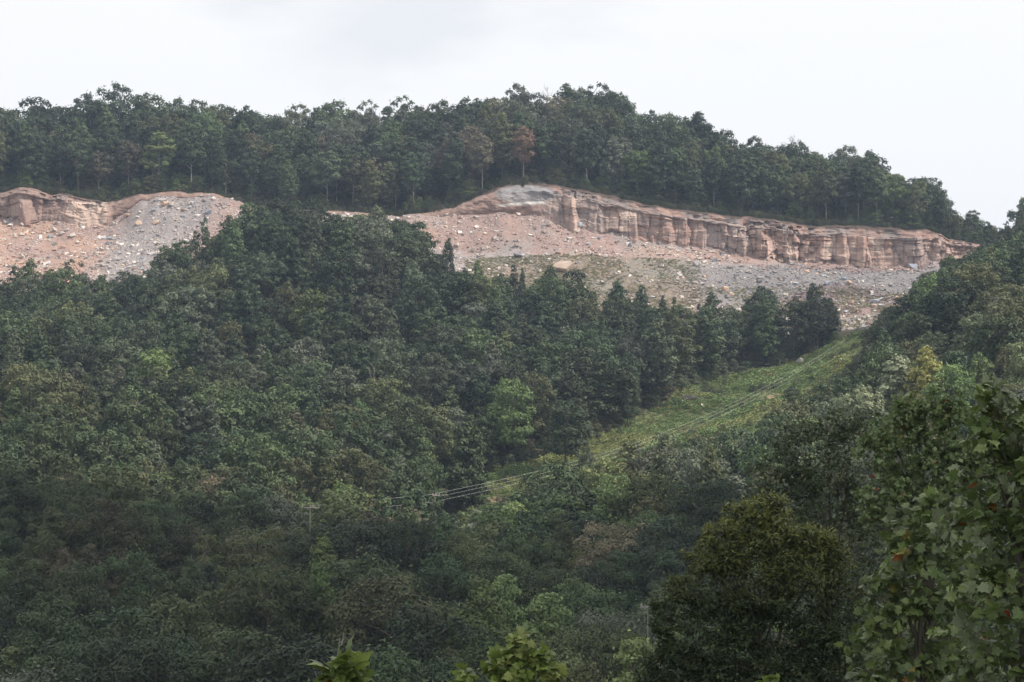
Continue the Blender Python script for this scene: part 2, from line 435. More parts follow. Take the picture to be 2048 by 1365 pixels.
# the rock face between foot and brink: its own finely cut sheet
def rock_face():
    s_lo, s_hi = SG[29], SG[-30]
    ss = np.arange(-0.40, 0.40, 0.00055)
    nv = 64
    vv = np.linspace(0, 1, nv)
    S, V = np.meshgrid(ss, vv)
    k_foot = list(RY).index(455.0); k_top = list(RY).index(457.5)
    zf = np.interp(ss, SG, RZ[k_foot]); zt = np.interp(ss, SG, RZ[k_top])
    xf = ss * 455.0; xt = ss * 457.5
    zf = zf + talus_disp(xf, np.full_like(xf, 455.0)); zt = zt + rim(xt)
    X = xf * (1 - V) + xt * V
    H = (zt - zf)
    Z = zf * (1 - V) + zt * V
    Y = 455.0 + 2.5 * V ** 1.6
    px = 1024 + F * X / Y / 1.0
    hard = np.maximum(sstep(1040, 1120, px), 1 - sstep(205, 222, px))     # sandstone; elsewhere earth
    # joints: sharp-sided blocks of uneven width, leaning a little, split by a few level ledges
    def blocks(w, seed, lean):
        u = X / w + lean * V + 0.35 * (fbm(X / 3, V * 3, 0, seed, 2) - .5)
        i = np.floor(u).astype(np.int64)
        jit = _hash(i, np.zeros_like(i), np.zeros_like(i), seed)
        fr = u - i
        edge = 0.3 + 0.6 * jit
        i2 = i + (fr > edge)
        lev = np.floor(V * (2.2 + 2 * _hash(i2, i2 * 0, i2 * 0, seed + 5)) + _hash(i2, i2 * 0, i2 * 0, seed + 7)).astype(np.int64)
        a = _hash(i2, i2 * 0, i2 * 0, seed + 1)
        b = _hash(i2, lev, i2 * 0, seed + 2)
        return a, b
    def saw(w, seed, lean, amp):
        u = X / w + 2.6 * (fbm(X / 19, 0.3, 0, seed + 2, 2) - .5) + lean * V + 0.45 * (fbm(X / 5, V * 2.0, 0, seed, 2) - .5)
        i = np.floor(u).astype(np.int64); fr = u - i
        o_ = i * 0
        am = _hash(i, o_, o_, seed + 3) ** 1.8 * amp
        cut = 0.60 + 0.32 * _hash(i, o_, o_, seed + 4)
        lv = np.floor(V * (1.6 + 2.4 * _hash(i, o_, o_, seed + 8)) + _hash(i, o_, o_, seed + 9)).astype(np.int64)
        am = am * (0.55 + 0.6 * _hash(i, lv, o_, seed + 10))
        edge_d = np.minimum(fr, 1 - fr) * w
        return am * np.where(fr < cut, (fr / cut) ** .8, (1 - fr) / (1 - cut)), i, edge_d
    a1, b1 = blocks(7.5, 51, 0.12); a2, b2 = blocks(2.6, 61, -0.3)
    s1, i1, e1 = saw(6.0, 53, .25, 3.6); s2, i2_, e2 = saw(2.3, 57, -.35, 1.1)
    vtop = 0.60 + 0.13 * _hash(i1, i1 * 0, i1 * 0, 531) + 0.05 * _hash(i2_, i2_ * 0, i2_ * 0, 532)
    body = (1 - sstep(-0.015, 0.02, V - vtop))
    D = body * (1.0 * a1 + 0.7 * b1 + 0.4 * a2 + 0.5 * b2 + s1 + s2)
    D = D * hard + (1 - hard) * 1.5 * fbm(X / 2.2, Z / 1.2, 0, 76, 5) * np.sin(np.pi * V)
    # thin bedded cap rock and rough earth above it
    cap = sstep(0.62, 0.66, V) * (1 - sstep(0.72, 0.76, V))
    D += 0.5 * hard * cap * sstep(.35, .6, fbm(X / 7, V * 3, 0, 83, 3)) * (0.9 + 1.1 * fbm(X / 2, V * 40, 0, 81, 3))
    tz = (1 - np.clip((V - .62) / .38, 0, 1)) ** .3
    D += hard * (1 - body) * (tz * (1.3 + .7 * s1.clip(0, 2.5)) + 2.0 * (fbm(X / 2.6, Z / 1.3, 0, 85, 5) - .5) * sstep(1, .85, V))
    brk = hard * sstep(.5, .58, fbm(X / 16, V * 1.2, 0, 88, 2)) * (V < .9)
    ci = np.floor(X / 1.3 + .5 * vnoise(X, Z, 0, 89)).astype(np.int64); cj = np.floor(Z / .95 + .6 * _hash(ci, ci * 0, ci * 0, 90)).astype(np.int64)
    D += brk * 1.5 * (_hash(ci, cj, ci * 0, 92) - .45)
    D += hard * 0.5 * (fbm(X / 0.9, Z / 0.9, 0, 87, 3) - .5) * body
    # strata
    D += hard * 0.22 * (fbm(X / 12, Z * 2.3, 0, 91, 3) - .5) * sstep(0, .05, V) * (1 - sstep(.93, 1, V))
    # each buttress twists: its right side swings back
    D *= sstep(-.1, 0.0, V) * (1 - sstep(0.94, 1.0, V))
    D *= np.clip(H / 5.0, 0.05, 1.0)
    Yd = Y - D
    Z = Z - D * 0.95 * (1 - V) ** 3
    v = np.stack([X.ravel(), Yd.ravel(), Z.ravel()], 1)
    ppx, ppy = proj(v[:, 0], v[:, 1], v[:, 2]); ppx = ppx.reshape(X.shape); ppy = ppy.reshape(X.shape)
    n1 = fbm(X / 8, Z / 2.5, 0, 101, 4); n2 = fbm(X / 2, Z / 4, 0, 105, 4); st = fbm(X / 14, Z * 1.3, 0, 109, 3); drip = fbm(X * 1.3, Z / 7, 0, 113, 3)
    tan = np.array((0.47, 0.335, 0.28)); rust = np.array((0.38, 0.25, 0.205)); gry = np.array((0.25, 0.215, 0.205)); pale = np.array((0.60, 0.485, 0.40))
    c = lerp(tan, rust, sstep(.4, .62, n1))
    c = lerp(c, pale, sstep(.58, .72, n2) * 0.6)
    c = lerp(c, gry, sstep(.55, .75, drip) * 0.35)
    cellc = _hash(ci, cj, ci * 0, 95)[..., None]
    c = c * (1 + .35 * (cellc - .5) * brk[..., None])
    c = lerp(c, gry * 0.7, sstep(.6, .66, st) * 0.55)
    c = lerp(c, gry * 0.75, cap * 0.75 * hard * sstep(.35, .6, fbm(X / 7, V * 3, 0, 83, 3)))
    bc = _hash(i1, i1 * 0, i1 * 0, 77)
    c = lerp(c, lerp(rust, gry, sstep(.55, .8, bc)), sstep(.45, .7, bc) * .55 * hard)
    c = lerp(c, gry * .45, (1 - sstep(.10, .32, np.minimum(e1, e2 * 1.6))) * .5 * hard * body)
    top = sstep(.70, .76, V)
    c = lerp(c, lerp(np.array((.27, .18, .15)), gry * .75, sstep(.4, .6, n2)) * (.7 + .6 * fbm(X / .8, Z / .8, 0, 119, 3))[..., None], top * 0.9)
    earth = (1 - hard)
    c = lerp(c, lerp(C_RED * 0.8, C_ORANGE * .7, n1) * (.6 + .8 * fbm(X / .9, Z / .7, 0, 121, 4))[..., None], earth)
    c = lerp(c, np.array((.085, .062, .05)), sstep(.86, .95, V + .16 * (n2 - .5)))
    # grey shale lens under the brow, with a white-stained ledge below it
    lens = (1 - sstep(.8, 1.0, np.hypot((ppx - 1052) / 68, (ppy - 389) / 20)))
    c = lerp(c, lerp(gry * 1.1, np.array((0.26, 0.26, 0.27)), st), lens)
    led = (1 - sstep(.7, 1, np.abs(ppx - 1045) / 55)) * (1 - sstep(1.5, 4, np.abs(ppy - 408 + (ppx - 1045) * .06)))
    c = lerp(c, np.array((.6, .58, .55)), led * .8)
    # pale bedded sandstone of the left outcrop
    lo = sstep(120, 140, ppx) * (1 - sstep(210, 216, ppx)) * (ppy > 405)
    c = lerp(c, pale * .95, lo * .5)
    le = (1 - sstep(110, 135, ppx)) 
    c = lerp(c, lerp(np.array((.30, .2, .16)), C_RED, n2) * .8, le * .7)
    nr, nc = X.shape
    i = np.arange(nr - 1)[:, None] * nc + np.arange(nc - 1)[None, :]
    f = np.stack([i, i + 1, i + 1 + nc, i + nc], -1).reshape(-1, 4)
    me = mesh_np('rock_face', v, f, M_ROCKF, False, {'soil': c.reshape(-1, 3)})
    return tag(link(bpy.data.objects.new('cliff', me)), kind='structure')
rock_face()

# ------------------------------------------------------------------ leaf clouds and tubes
def leaf_quads(cen, nrm, size, aspect=0.62, fold=0.18, r=rng):
    n = len(cen)
    nrm = nrm / (np.linalg.norm(nrm, axis=1, keepdims=True) + 1e-9)
    a = r.normal(size=(n, 3)); a -= (a * nrm).sum(1, keepdims=True) * nrm
    a /= np.linalg.norm(a, axis=1, keepdims=True) + 1e-9
    b = np.cross(nrm, a)
    s = np.asarray(size)[:, None]
    v = np.empty((n, 4, 3))
    v[:, 0] = cen - a * s
    v[:, 1] = cen + b * s * aspect + nrm * s * fold
    v[:, 2] = cen + a * s
    v[:, 3] = cen - b * s * aspect + nrm * s * fold
    f = np.arange(n * 4).reshape(n, 4)
    return v.reshape(-1, 3), f

def tube(p, rad, k=6):
    p = np.asarray(p, float); rad = np.asarray(rad, float)
    n = len(p); t = np.gradient(p, axis=0); t /= np.linalg.norm(t, axis=1, keepdims=True) + 1e-9
    ref = np.where(np.abs(t[:, 2:3]) > 0.9, np.array([[1.0, 0, 0]]), np.array([[0, 0, 1.0]]))
    a = np.cross(t, ref); a /= np.linalg.norm(a, axis=1, keepdims=True) + 1e-9
    b = np.cross(t, a)
    th = np.arange(k) / k * 2 * np.pi
    v = p[:, None] + rad[:, None, None] * (np.cos(th)[None, :, None] * a[:, None] + np.sin(th)[None, :, None] * b[:, None])
    f = []
    for i in range(n - 1):
        for j in range(k):
            f.append((i * k + j, i * k + (j + 1) % k, (i + 1) * k + (j + 1) % k, (i + 1) * k + j))
    return v.reshape(-1, 3), np.array(f)

def join(parts):
    vs, fs, o = [], [], 0
    for v, f in parts:
        vs.append(v); fs.append(f + o); o += len(v)
    return np.concatenate(vs), np.concatenate(fs)

def limb(p0, p1, r0, r1, sag=0.0, n=5, k=5, wob=0.05):
    p0 = np.array(p0, float); p1 = np.array(p1, float)
    t = np.linspace(0, 1, n)[:, None]
    p = p0 * (1 - t) + p1 * t
    Ln = np.linalg.norm(p1 - p0)
    p[1:-1] += rng.normal(size=(n - 2, 3)) * wob * Ln * 0.3
    p[:, 2] -= sag * Ln * (np.sin(np.pi * t[:, 0]))
    return tube(p, r0 * (1 - t[:, 0]) + r1 * t[:, 0], k)

# crown forms: (height 15 m). prof(h)->relative radius for h in 0..1 of the crown
FORMS = {
    'round':   dict(base=0.20, wid=0.30, prof=lambda h: np.sqrt(np.clip(1 - (2 * h - .95) ** 2 * 0.95, 0, 1)), n=54, rc=(.17, .33)),
    'tall':    dict(base=0.20, wid=0.21, prof=lambda h: np.clip(np.sin(np.pi * np.clip(h, 0, 1) ** .75) ** .6, .1, 1), n=60, rc=(.2, .34)),
    'cone':    dict(base=0.16, wid=0.25, prof=lambda h: np.clip((1 - h) ** .7 * (0.55 + 1.2 * np.minimum(h, .35)), .07, 1) * 1.05, n=58, rc=(.17, .31)),
    'spread':  dict(base=0.34, wid=0.36, prof=lambda h: np.sqrt(np.clip(1 - (h - .35) ** 2 * 2.0, 0, 1)), n=50, rc=(.15, .28)),
    'edge':    dict(base=0.36, wid=0.23, prof=lambda h: np.clip(np.sin(np.pi * np.clip(h * .9 + .08, 0, 1)) ** .6, .1, 1), n=44, rc=(.18, .32)),
    'loose':   dict(base=0.22, wid=0.29, prof=lambda h: np.sqrt(np.clip(1 - (2 * h - 1) ** 2, 0, 1)), n=36, rc=(.16, .30)),
    'bush':    dict(base=0.02, wid=0.42, prof=lambda h: np.sqrt(np.clip(1 - h ** 2, 0, 1)), n=40, rc=(.16, .28)),
}
def crown_mesh(form, leaves, size, seed, H=15.0):
    r = np.random.default_rng(seed)
    fm = FORMS[form]
    z0 = H * fm['base']; ch = H - z0; Wd = H * fm['wid']
    lob = r.uniform(0, 2 * np.pi, 3)
    cl = []
    tries = 0
    while len(cl) < fm['n'] and tries < 4000:
        tries += 1
        h = r.uniform(0.02, 0.97)
        th = r.uniform(0, 2 * np.pi)
        q = r.uniform(0.25, 1) ** 0.55
        irr = 1 + 0.22 * math.sin(2 * th + lob[0]) + 0.15 * math.sin(3 * th + lob[1] + 5 * h)
        rad = Wd * float(fm['prof'](h)) * q * irr
        rc = Wd * r.uniform(*fm['rc']) * (0.75 if h > .85 else 1)
        rad = max(rad - rc * 0.35, 0)
        c = np.array([rad * math.cos(th), rad * math.sin(th), z0 + h * ch - rc * .3])
        if all(np.linalg.norm((c - d[0]) * (1, 1, 1.3)) > 0.72 * (rc + d[1]) for d in cl):
            cl.append((c, rc))
    cl_c = np.array([c for c, _ in cl]); cl_r = np.array([q for _, q in cl])
    w = cl_r ** 2; cnt = np.maximum((w / w.sum() * leaves).astype(int), 12)
    cen, nrm, var = [], [], []
    for (c, rc), m in zip(cl, cnt):
        d = r.normal(size=(m, 3)); d /= np.linalg.norm(d, axis=1, keepdims=True)
        out = np.array([c[0], c[1], 0.35 * (c[2] - z0)]); out = out / (np.linalg.norm(out) + 1e-6)
        d = d + 0.35 * out + np.array([0, 0, 0.35]); d /= np.linalg.norm(d, axis=1, keepdims=True)
        nz = 1 + 0.28 * (vnoise(d[:, 0] * 2.2 + c[0], d[:, 1] * 2.2 + c[1], d[:, 2] * 2.2, seed) - .5) * 2
        rr = rc * nz * r.uniform(0.55, 1.12, m) ** 0.6
        p = c + d * rr[:, None] * np.array([1.12, 1.12, 0.74])
        # ragged, slightly drooping sprays
        p[:, 2] -= 0.10 * rc * r.uniform(0, 1, m) * (np.hypot(p[:, 0] - c[0], p[:, 1] - c[1]) / rc) ** 2 * 2
        cen.append(p)
        nrm.append(d * 1.0 + np.array([0, 0, .22]) + r.normal(size=(m, 3)) * 0.27)
        base = r.uniform(.3, .7)
        var.append(np.clip(base + r.normal(size=m) * 0.16, 0, 1))
    cen = np.concatenate(cen); nrm = np.concatenate(nrm); var = np.concatenate(var)
    # stray twigs that break the outline
    m = leaves // 14
    k = r.integers(0, len(cl), m)
    d = r.normal(size=(m, 3)); d[:, 2] = np.abs(d[:, 2]); d /= np.linalg.norm(d, axis=1, keepdims=True)
    cen = np.concatenate([cen, cl_c[k] + d * (cl_r[k] * r.uniform(1.05, 1.5, m))[:, None]])
    nrm = np.concatenate([nrm, d + r.normal(size=(m, 3)) * .4]); var = np.concatenate([var, r.uniform(.4, .9, m)])
    sz = size * r.uniform(0.6, 1.35, len(cen))
    v, f = leaf_quads(cen, nrm, sz, r=r)
    return v, f, np.repeat(var, 4), cl_c

def trunk_mesh(form, cl, seed, H=15.0, pale=False):
    r = np.random.default_rng(seed + 5)
    fm = FORMS[form]
    z0 = H * fm['base']
    lean = r.normal(size=2) * 0.35
    n = 9; t = np.linspace(0, 1, n)
    p = np.stack([lean[0] * t ** 1.5 * 1.2 + .08 * np.sin(t * 5 + seed), lean[1] * t ** 1.5 * 1.2, -1.5 + t * (H * .86 + 1.5)], 1)
    r0 = 0.15 if form in ('edge', 'tall') else 0.25
    parts = [tube(p, r0 * (1 - t * .82), 7)]
    sel = cl[r.permutation(len(cl))[: min(16, len(cl))]]
    for c in sel:
        zt = max(z0 * .8, c[2] - np.hypot(c[0], c[1]) * r.uniform(.5, 1.0)); zt = min(zt, H * .8)
        tt = (zt + 1.5) / (H * .86 + 1.5)
        b = np.array([np.interp(tt, t, p[:, 0]), np.interp(tt, t, p[:, 1]), zt])
        parts.append(limb(b, c, 0.09, 0.025, sag=-.05, n=4, k=4))
    if form in ('edge', 'loose'):     # a few dead lower stubs
        for i in range(4):
            zt = r.uniform(z0 * .45, z0); th = r.uniform(0, 6.28)
            b = np.array([np.interp((zt + 1.5) / (H * .86 + 1.5), t, p[:, 0]), np.interp((zt + 1.5) / (H * .86 + 1.5), t, p[:, 1]), zt])
            parts.append(limb(b, b + np.array([math.cos(th), math.sin(th), .5]) * r.uniform(.6, 1.6), .04, .015, n=3, k=4))
    return join(parts)

PROTO = []     # far trees: dict(form, crown mesh, trunk mesh, joined mesh)
def make_proto(form, leaves, size, seed, pale=False, joined=True):
    v, f, var, cl = crown_mesh(form, leaves, size, seed)
    cm = mesh_np('crown_' + form, v, f, M_FOL, False, {'var': var})
    tv, tf = trunk_mesh(form, cl, seed)
    tm = mesh_np('trunk_' + form, tv, tf, M_PALEBARK if pale else M_BARK, True)
    jm = None
    if joined:
        jv = np.concatenate([v, tv]); jf = np.concatenate([f, tf + len(v)])
        jm = mesh_np('forest_' + form, jv, jf, None, False, {'var': np.concatenate([var, np.zeros(len(tv))])},
                     face_mat=[0] * len(f) + [1] * len(tf), mats=[M_FOL_I, M_PALEBARK if pale else M_BARK])
    wid = np.abs(v[:, :2]).max()
    return dict(form=form, crown=cm, trunk=tm, joined=jm, wid=wid, pale=pale)
sd = 100
for form, k in (('round', 4), ('tall', 4), ('cone', 3), ('spread', 3), ('edge', 4), ('loose', 3), ('bush', 2)):
    for i in range(k):
        sd += 1
        PROTO.append(make_proto(form, 5400 if form != 'loose' else 4000, 0.24, sd, pale=(form == 'edge')))
NEAR = []      # the same forms with finer leaves for the trees of the valley floor
for form, k in (('round', 3), ('tall', 2), ('cone', 2), ('spread', 2)):
    for i in range(k):
        sd += 1
        NEAR.append(make_proto(form, 17000, 0.135, sd))
by_form = lambda f, near=False: [p for p in (NEAR if near else PROTO) if p['form'] == f]

# ------------------------------------------------------------------ where the trees stand
# top of the wood against the quarry, and of the ridge against the sky (sight-line pixels)
S_TOP = [(-900, 480), (-300, 530), (0, 545), (30, 528), (70, 514), (130, 520), (180, 536), (240, 540), (300, 530), (330, 492), (390, 472), (408, 432), (425, 468), (450, 432), (490, 405), (530, 392), (620, 396),
         (660, 420), (700, 430), (745, 408), (790, 430), (840, 445), (865, 480), (882, 520), (920, 540), (960, 523), (1000, 545), (1060, 565), (1090, 560), (1110, 535), (1160, 552), (1180, 590), (1210, 580), (1235, 556),
         (1265, 572), (1300, 602), (1340, 592), (1390, 612), (1425, 585), (1450, 605), (1490, 610), (1505, 575), (1550, 572), (1580, 600), (1625, 565), (1665, 592), (1690, 640), (1708, 672), (1740, 655), (1780, 610), (1825, 572), (1850, 545), (1900, 512), (1960, 492), (2048, 440), (2400, 370), (3200, 330)]
R_TOP = [(-900, 200), (-200, 200), (0, 215), (30, 240), (60, 196), (100, 212), (160, 190), (200, 195), (235, 166), (265, 205), (300, 184), (330, 205), (380, 195), (450, 212), (490, 212), (520, 228), (560, 222), (600, 208), (650, 212), (700, 205), (740, 200), (780, 215), (820, 192),
         (860, 205), (900, 205), (950, 196), (1000, 192), (1035, 170), (1060, 190), (1100, 190), (1130, 165), (1160, 178), (1200, 162), (1240, 185), (1265, 218), (1320, 220), (1360, 240), (1400, 224), (1425, 262), (1445, 258), (1470, 285), (1510, 272), (1540, 290), (1600, 282), (1640, 305), (1690, 290),
         (1720, 315), (1750, 300), (1775, 345), (1830, 352), (1865, 352), (1885, 395), (1905, 430), (1945, 420), (1975, 445), (2048, 450), (2400, 380), (3200, 330)]
C_LOW = [(840, 1005), (900, 1010), (1000, 998), (1080, 975), (1150, 962), (1200, 940), (1250, 922), (1300, 892), (1350, 880), (1420, 868), (1480, 868), (1540, 852), (1560, 815), (1590, 790), (1640, 775), (1680, 745), (1705, 705), (1740, 690)]
sx = lambda t: [p[0] for p in t]; sy = lambda t: [p[1] for p in t]
YB = [(-1500, 396), (0, 396), (300, 399), (320, 403), (850, 405), (900, 404), (1000, 398), (1150, 395), (1500, 392), (1665, 390), (1690, 372), (1712, 345), (1735, 350), (1760, 380), (1850, 425), (1950, 452), (2048, 470), (4000, 470)]

def zone(px, py, y):
    if y < 60: return None
    if y > 459.5: return 'ridge'
    if inpoly(np.array([px]), np.array([py]), CLEAR)[0] and 200 < y < 400: return None
    if y < np.interp(px, sx(YB), sy(YB)): return 'slope'
    return None

trees = []   # dicts: x y z h form idx tint px top
def colour(kind):
    r = rng.uniform
    base = {'green': (0.050, 0.075, 0.024), 'dark': (0.033, 0.053, 0.020), 'olive': (0.072, 0.082, 0.026), 'blue': (0.046, 0.064, 0.028), 'bright': (0.090, 0.130, 0.030),
            'yellow': (0.190, 0.190, 0.030), 'orange': (0.15, 0.098, 0.05), 'brown': (0.090, 0.078, 0.040), 'grey': (0.074, 0.088, 0.052), 'pale': (0.10, 0.125, 0.06)}[kind]
    k = r(.66, 1.42) * 1.36
    g = sum(base) / 3
    base = [c * .78 + g * .22 for c in base]
    return tuple(c * k * r(.94, 1.06) for c in base)

def add_tree(x, y, form, h=None, top=None, ck='green', hero=False, near=None, wscale=1.0, idx=None, rot=None):
    z = gz(x, y)
    if top is not None:
        px, _ = proj(x, y, z)
        zt = P(px, top, y)[2]
        h = max(zt - z, 1.0)
    if near is None: near = y < 215
    pool = by_form(form, near) or by_form(form)
    k = int(rng.integers(len(pool))) if idx is None else idx % len(pool)
    p = pool[k]
    px, py = proj(x, y, z + h)
    trees.append(dict(x=x, y=y, z=z, h=h, p=p, w=wscale * rng.uniform(.88, 1.12), rot=rng.uniform(0, 6.28) if rot is None else rot, tint=tuple(c * (1.4 if (100 < y < 270 and px > 880) else 1.0) for c in colour(ck)), ck=ck, px=px, top=py, hero=hero))  # tint raised in the right-hand valley to stand in for stronger light

# trees picked out one by one: (px, top py, Y, form, colour, width factor)
HERO = [
    (238, 165, 490, 'round', 'dark', .9), (172, 186, 492, 'round', 'dark', 1.0), (300, 184, 488, 'loose', 'dark', .9), (70, 194, 485, 'loose', 'dark', .9), (8, 214, 480, 'loose', 'dark', .9), (120, 210, 495, 'round', 'dark', 1.1), (352, 196, 492, 'round', 'dark', .9),
    (400, 199, 492, 'loose', 'dark', .9), (460, 212, 495, 'round', 'dark', 1), (495, 210, 490, 'tall', 'dark', 1), (597, 207, 495, 'loose', 'grey', .9), (668, 200, 495, 'round', 'green', 1.1), (738, 198, 495, 'loose', 'grey', 1.0), (808, 190, 495, 'loose', 'dark', .9), (880, 200, 495, 'round', 'green', 1),
    (945, 195, 495, 'round', 'green', 1.1), (1000, 193, 497, 'round', 'olive', 1), (1037, 168, 490, 'loose', 'grey', .85), (1072, 185, 492, 'loose', 'dark', .8), (1133, 163, 500, 'cone', 'dark', 1.15), (1195, 161, 498, 'loose', 'dark', 1.0), (1232, 182, 496, 'round', 'dark', .9),
    (1165, 174, 500, 'round', 'green', .9), (1300, 219, 497, 'round', 'dark', .9), (1340, 226, 495, 'round', 'green', 1), (1397, 223, 494, 'tall', 'dark', 1.15), (1447, 257, 490, 'loose', 'dark', .8), (1484, 287, 488, 'round', 'dark', .7), (1509, 272, 490, 'loose', 'dark', .8), (1546, 290, 490, 'round', 'dark', .8),
    (1592, 281, 490, 'round', 'dark', .85), (1632, 307, 488, 'loose', 'green', .8), (1692, 289, 486, 'loose', 'grey', .8), (1745, 300, 486, 'loose', 'dark', .9), (1795, 347, 480, 'round', 'green', .8), (1857, 352, 474, 'round', 'dark', 1.0), (1890, 400, 470, 'round', 'olive', .9), (1945, 419, 468, 'loose', 'green', 1.0), (1975, 442, 466, 'loose', 'dark', .8),
    (2010, 440, 466, 'loose', 'dark', .8),
    # coloured trees of the ridge
    (1047, 252, 461.5, 'edge', 'orange', 1.0), (965, 270, 461.5, 'edge', 'brown', 1.0), (200, 300, 461.5, 'edge', 'brown', 1.3), (318, 262, 462, 'edge', 'bright', 1.0), (655, 300, 462, 'edge', 'pale', 1.2), (1275, 300, 461.5, 'edge', 'bright', 1.2), (1600, 345, 462, 'spread', 'olive', .9), (1760, 345, 470, 'round', 'bright', .8),
    (890, 245, 478, 'tall', 'grey', 1.1), (1010, 215, 486, 'round', 'brown', .7), (1120, 270, 468, 'loose', 'brown', .9), (1240, 250, 474, 'cone', 'green', 1.1), (385, 250, 463, 'edge', 'dark', 1.2), (1820, 385, 466, 'edge', 'brown', 1.0), (1690, 345, 466, 'edge', 'grey', 1.2),
    # outline of the wooded spur against the spoil
    (60, 514, 389, 'tall', 'green', 1.0), (30, 530, 385, 'cone', 'green', .9), (150, 515, 388, 'loose', 'grey', .9), (110, 535, 386, 'round', 'green', .9), (250, 540, 386, 'round', 'dark', 1.0), (330, 488, 391, 'tall', 'green', 1.0), (365, 478, 391, 'round', 'green', .9), (405, 430, 394, 'loose', 'dark', .5),
    (460, 425, 392, 'cone', 'green', 1.0), (500, 402, 393, 'round', 'green', 1.0), (550, 393, 394, 'round', 'dark', 1.1), (615, 396, 395, 'round', 'dark', 1.1), (660, 425, 397, 'loose', 'dark', .9), (700, 440, 392, 'loose', 'dark', .9), (755, 407, 396, 'tall', 'pale', .9), (785, 435, 394, 'loose', 'dark', 1.0),
    (832, 441, 393, 'loose', 'dark', 1.2), (855, 470, 388, 'loose', 'dark', .9), (896, 472, 402, 'tall', 'dark', .6), (878, 508, 399, 'round', 'dark', .8), (955, 515, 391, 'cone', 'bright', .9), (930, 530, 388, 'cone', 'green', .9), (1027, 527, 394, 'cone', 'dark', .7), (1045, 530, 396, 'cone', 'dark', .5), (1000, 545, 388, 'round', 'green', 1),
    (1100, 530, 395, 'tall', 'dark', .8), (1148, 538, 393, 'loose', 'dark', 1.0), (1236, 556, 391, 'cone', 'dark', 1.1), (1283, 565, 392, 'cone', 'dark', .9), (1325, 585, 390, 'cone', 'dark', .6), (1348, 592, 391, 'cone', 'dark', .6), (1425, 578, 391, 'cone', 'dark', .9), (1398, 605, 389, 'cone', 'dark', .6), (1460, 612, 385, 'round', 'green', .9), (1525, 568, 389, 'tall', 'dark', 1.3),
    (1592, 590, 388, 'tall', 'brown', 1.0), (1628, 560, 388, 'cone', 'dark', 1.0), (1660, 595, 385, 'tall', 'dark', 1.0), (1798, 612, 385, 'round', 'dark', .8), (1780, 640, 378, 'spread', 'dark', .7), (1850, 545, 402, 'round', 'dark', .9), (1900, 512, 400, 'round', 'dark', 1), (1960, 495, 398, 'loose', 'dark', 1), (2010, 470, 395, 'round', 'dark', 1.1), (2045, 440, 380, 'loose', 'dark', 1.1),
    # mid slope and right-hand wood
    (715, 838, 290, 'tall', 'yellow', .9), (655, 830, 293, 'spread', 'olive', .8), (935, 820, 285, 'cone', 'green', 1.1), (958, 740, 320, 'tall', 'dark', 1.0), (1130, 795, 305, 'round', 'dark', 1.1), (1180, 690, 330, 'round', 'dark', 1.2), (760, 675, 340, 'spread', 'grey', .9), (640, 710, 325, 'cone', 'grey', .9), (500, 720, 325, 'tall', 'pale', 1), (525, 545, 380, 'round', 'dark', 1.2),
    (1255, 700, 335, 'round', 'dark', .8), (920, 540, 372, 'round', 'dark', 1.3), (1850, 692, 264, 'tall', 'yellow', .9), (1800, 705, 268, 'tall', 'pale', 1.0), (1900, 728, 258, 'spread', 'bright', .8), (1960, 700, 262, 'tall', 'bright', .8), (1728, 768, 262, 'round', 'pale', 1.1), (1722, 700, 335, 'tall', 'dark', .9), (1672, 745, 318, 'spread', 'dark', .8), (1585, 770, 312, 'round', 'dark', 1.0),
    (1755, 672, 345, 'round', 'dark', .8), (2000, 560, 330, 'round', 'dark', 1.2), (1925, 600, 325, 'cone', 'green', 1.0), (1870, 620, 330, 'round', 'dark', 1.1), (1420, 880, 235, 'cone', 'olive', .7), (1325, 860, 245, 'cone', 'pale', .9), (1380, 890, 240, 'round', 'grey', .7), (1172, 893, 278, 'loose', 'grey', .8), (1480, 850, 255, 'round', 'dark', .9), (1260, 880, 250, 'cone', 'olive', 1.0), (1210, 915, 245, 'round', 'olive', .9),
    (1120, 925, 250, 'spread', 'dark', 1.1), (1130, 955, 235, 'round', 'dark', 1.3), (1420, 955, 210, 'spread', 'dark', 1.1),
    # valley floor
    (640, 1120, 175, 'cone', 'bright', .9), (780, 1145, 172, 'round', 'olive', 1.1), (960, 1145, 172, 'cone', 'bright', 1.0), (1010, 1135, 178, 'cone', 'bright', 1.0), (1095, 1170, 165, 'cone', 'bright', 1.05), (890, 1100, 190, 'round', 'dark', 1.1), (520, 1045, 200, 'spread', 'olive', 1.1), (340, 1010, 215, 'tall', 'grey', .9), (700, 1040, 200, 'spread', 'dark', 1.2), (350, 1180, 165, 'round', 'olive', 1.2),
    (480, 1250, 145, 'round', 'green', 1.2), (250, 1210, 155, 'round', 'dark', 1.2), (640, 1260, 140, 'round', 'dark', 1.3), (860, 1210, 150, 'round', 'dark', 1.3), (530, 1130, 172, 'spread', 'olive', 1.0), (1180, 1250, 150, 'spread', 'olive', .9), (180, 1080, 190, 'tall', 'brown', .8), (130, 1090, 185, 'tall', 'brown', .8), (1250, 1215, 165, 'spread', 'grey', .9), (60, 1330, 135, 'round', 'grey', 1.1), (720, 1100, 185, 'round', 'green', 1.1), (760, 1290, 132, 'round', 'green', 1.0), (100, 1200, 160, 'round', 'green', 1.0),
    (990, 1250, 145, 'round', 'green', .9), (1250, 1040, 205, 'spread', 'brown', 1.1), (1330, 1030, 200, 'round', 'dark', 1.0), (1050, 1030, 215, 'round', 'dark', 1.0),
]
for (px, top, Y, form, ck, wf) in HERO:
    x = P(px, top, Y)[0]
    add_tree(x, Y, form, top=top, ck=ck, hero=True, wscale=wf)

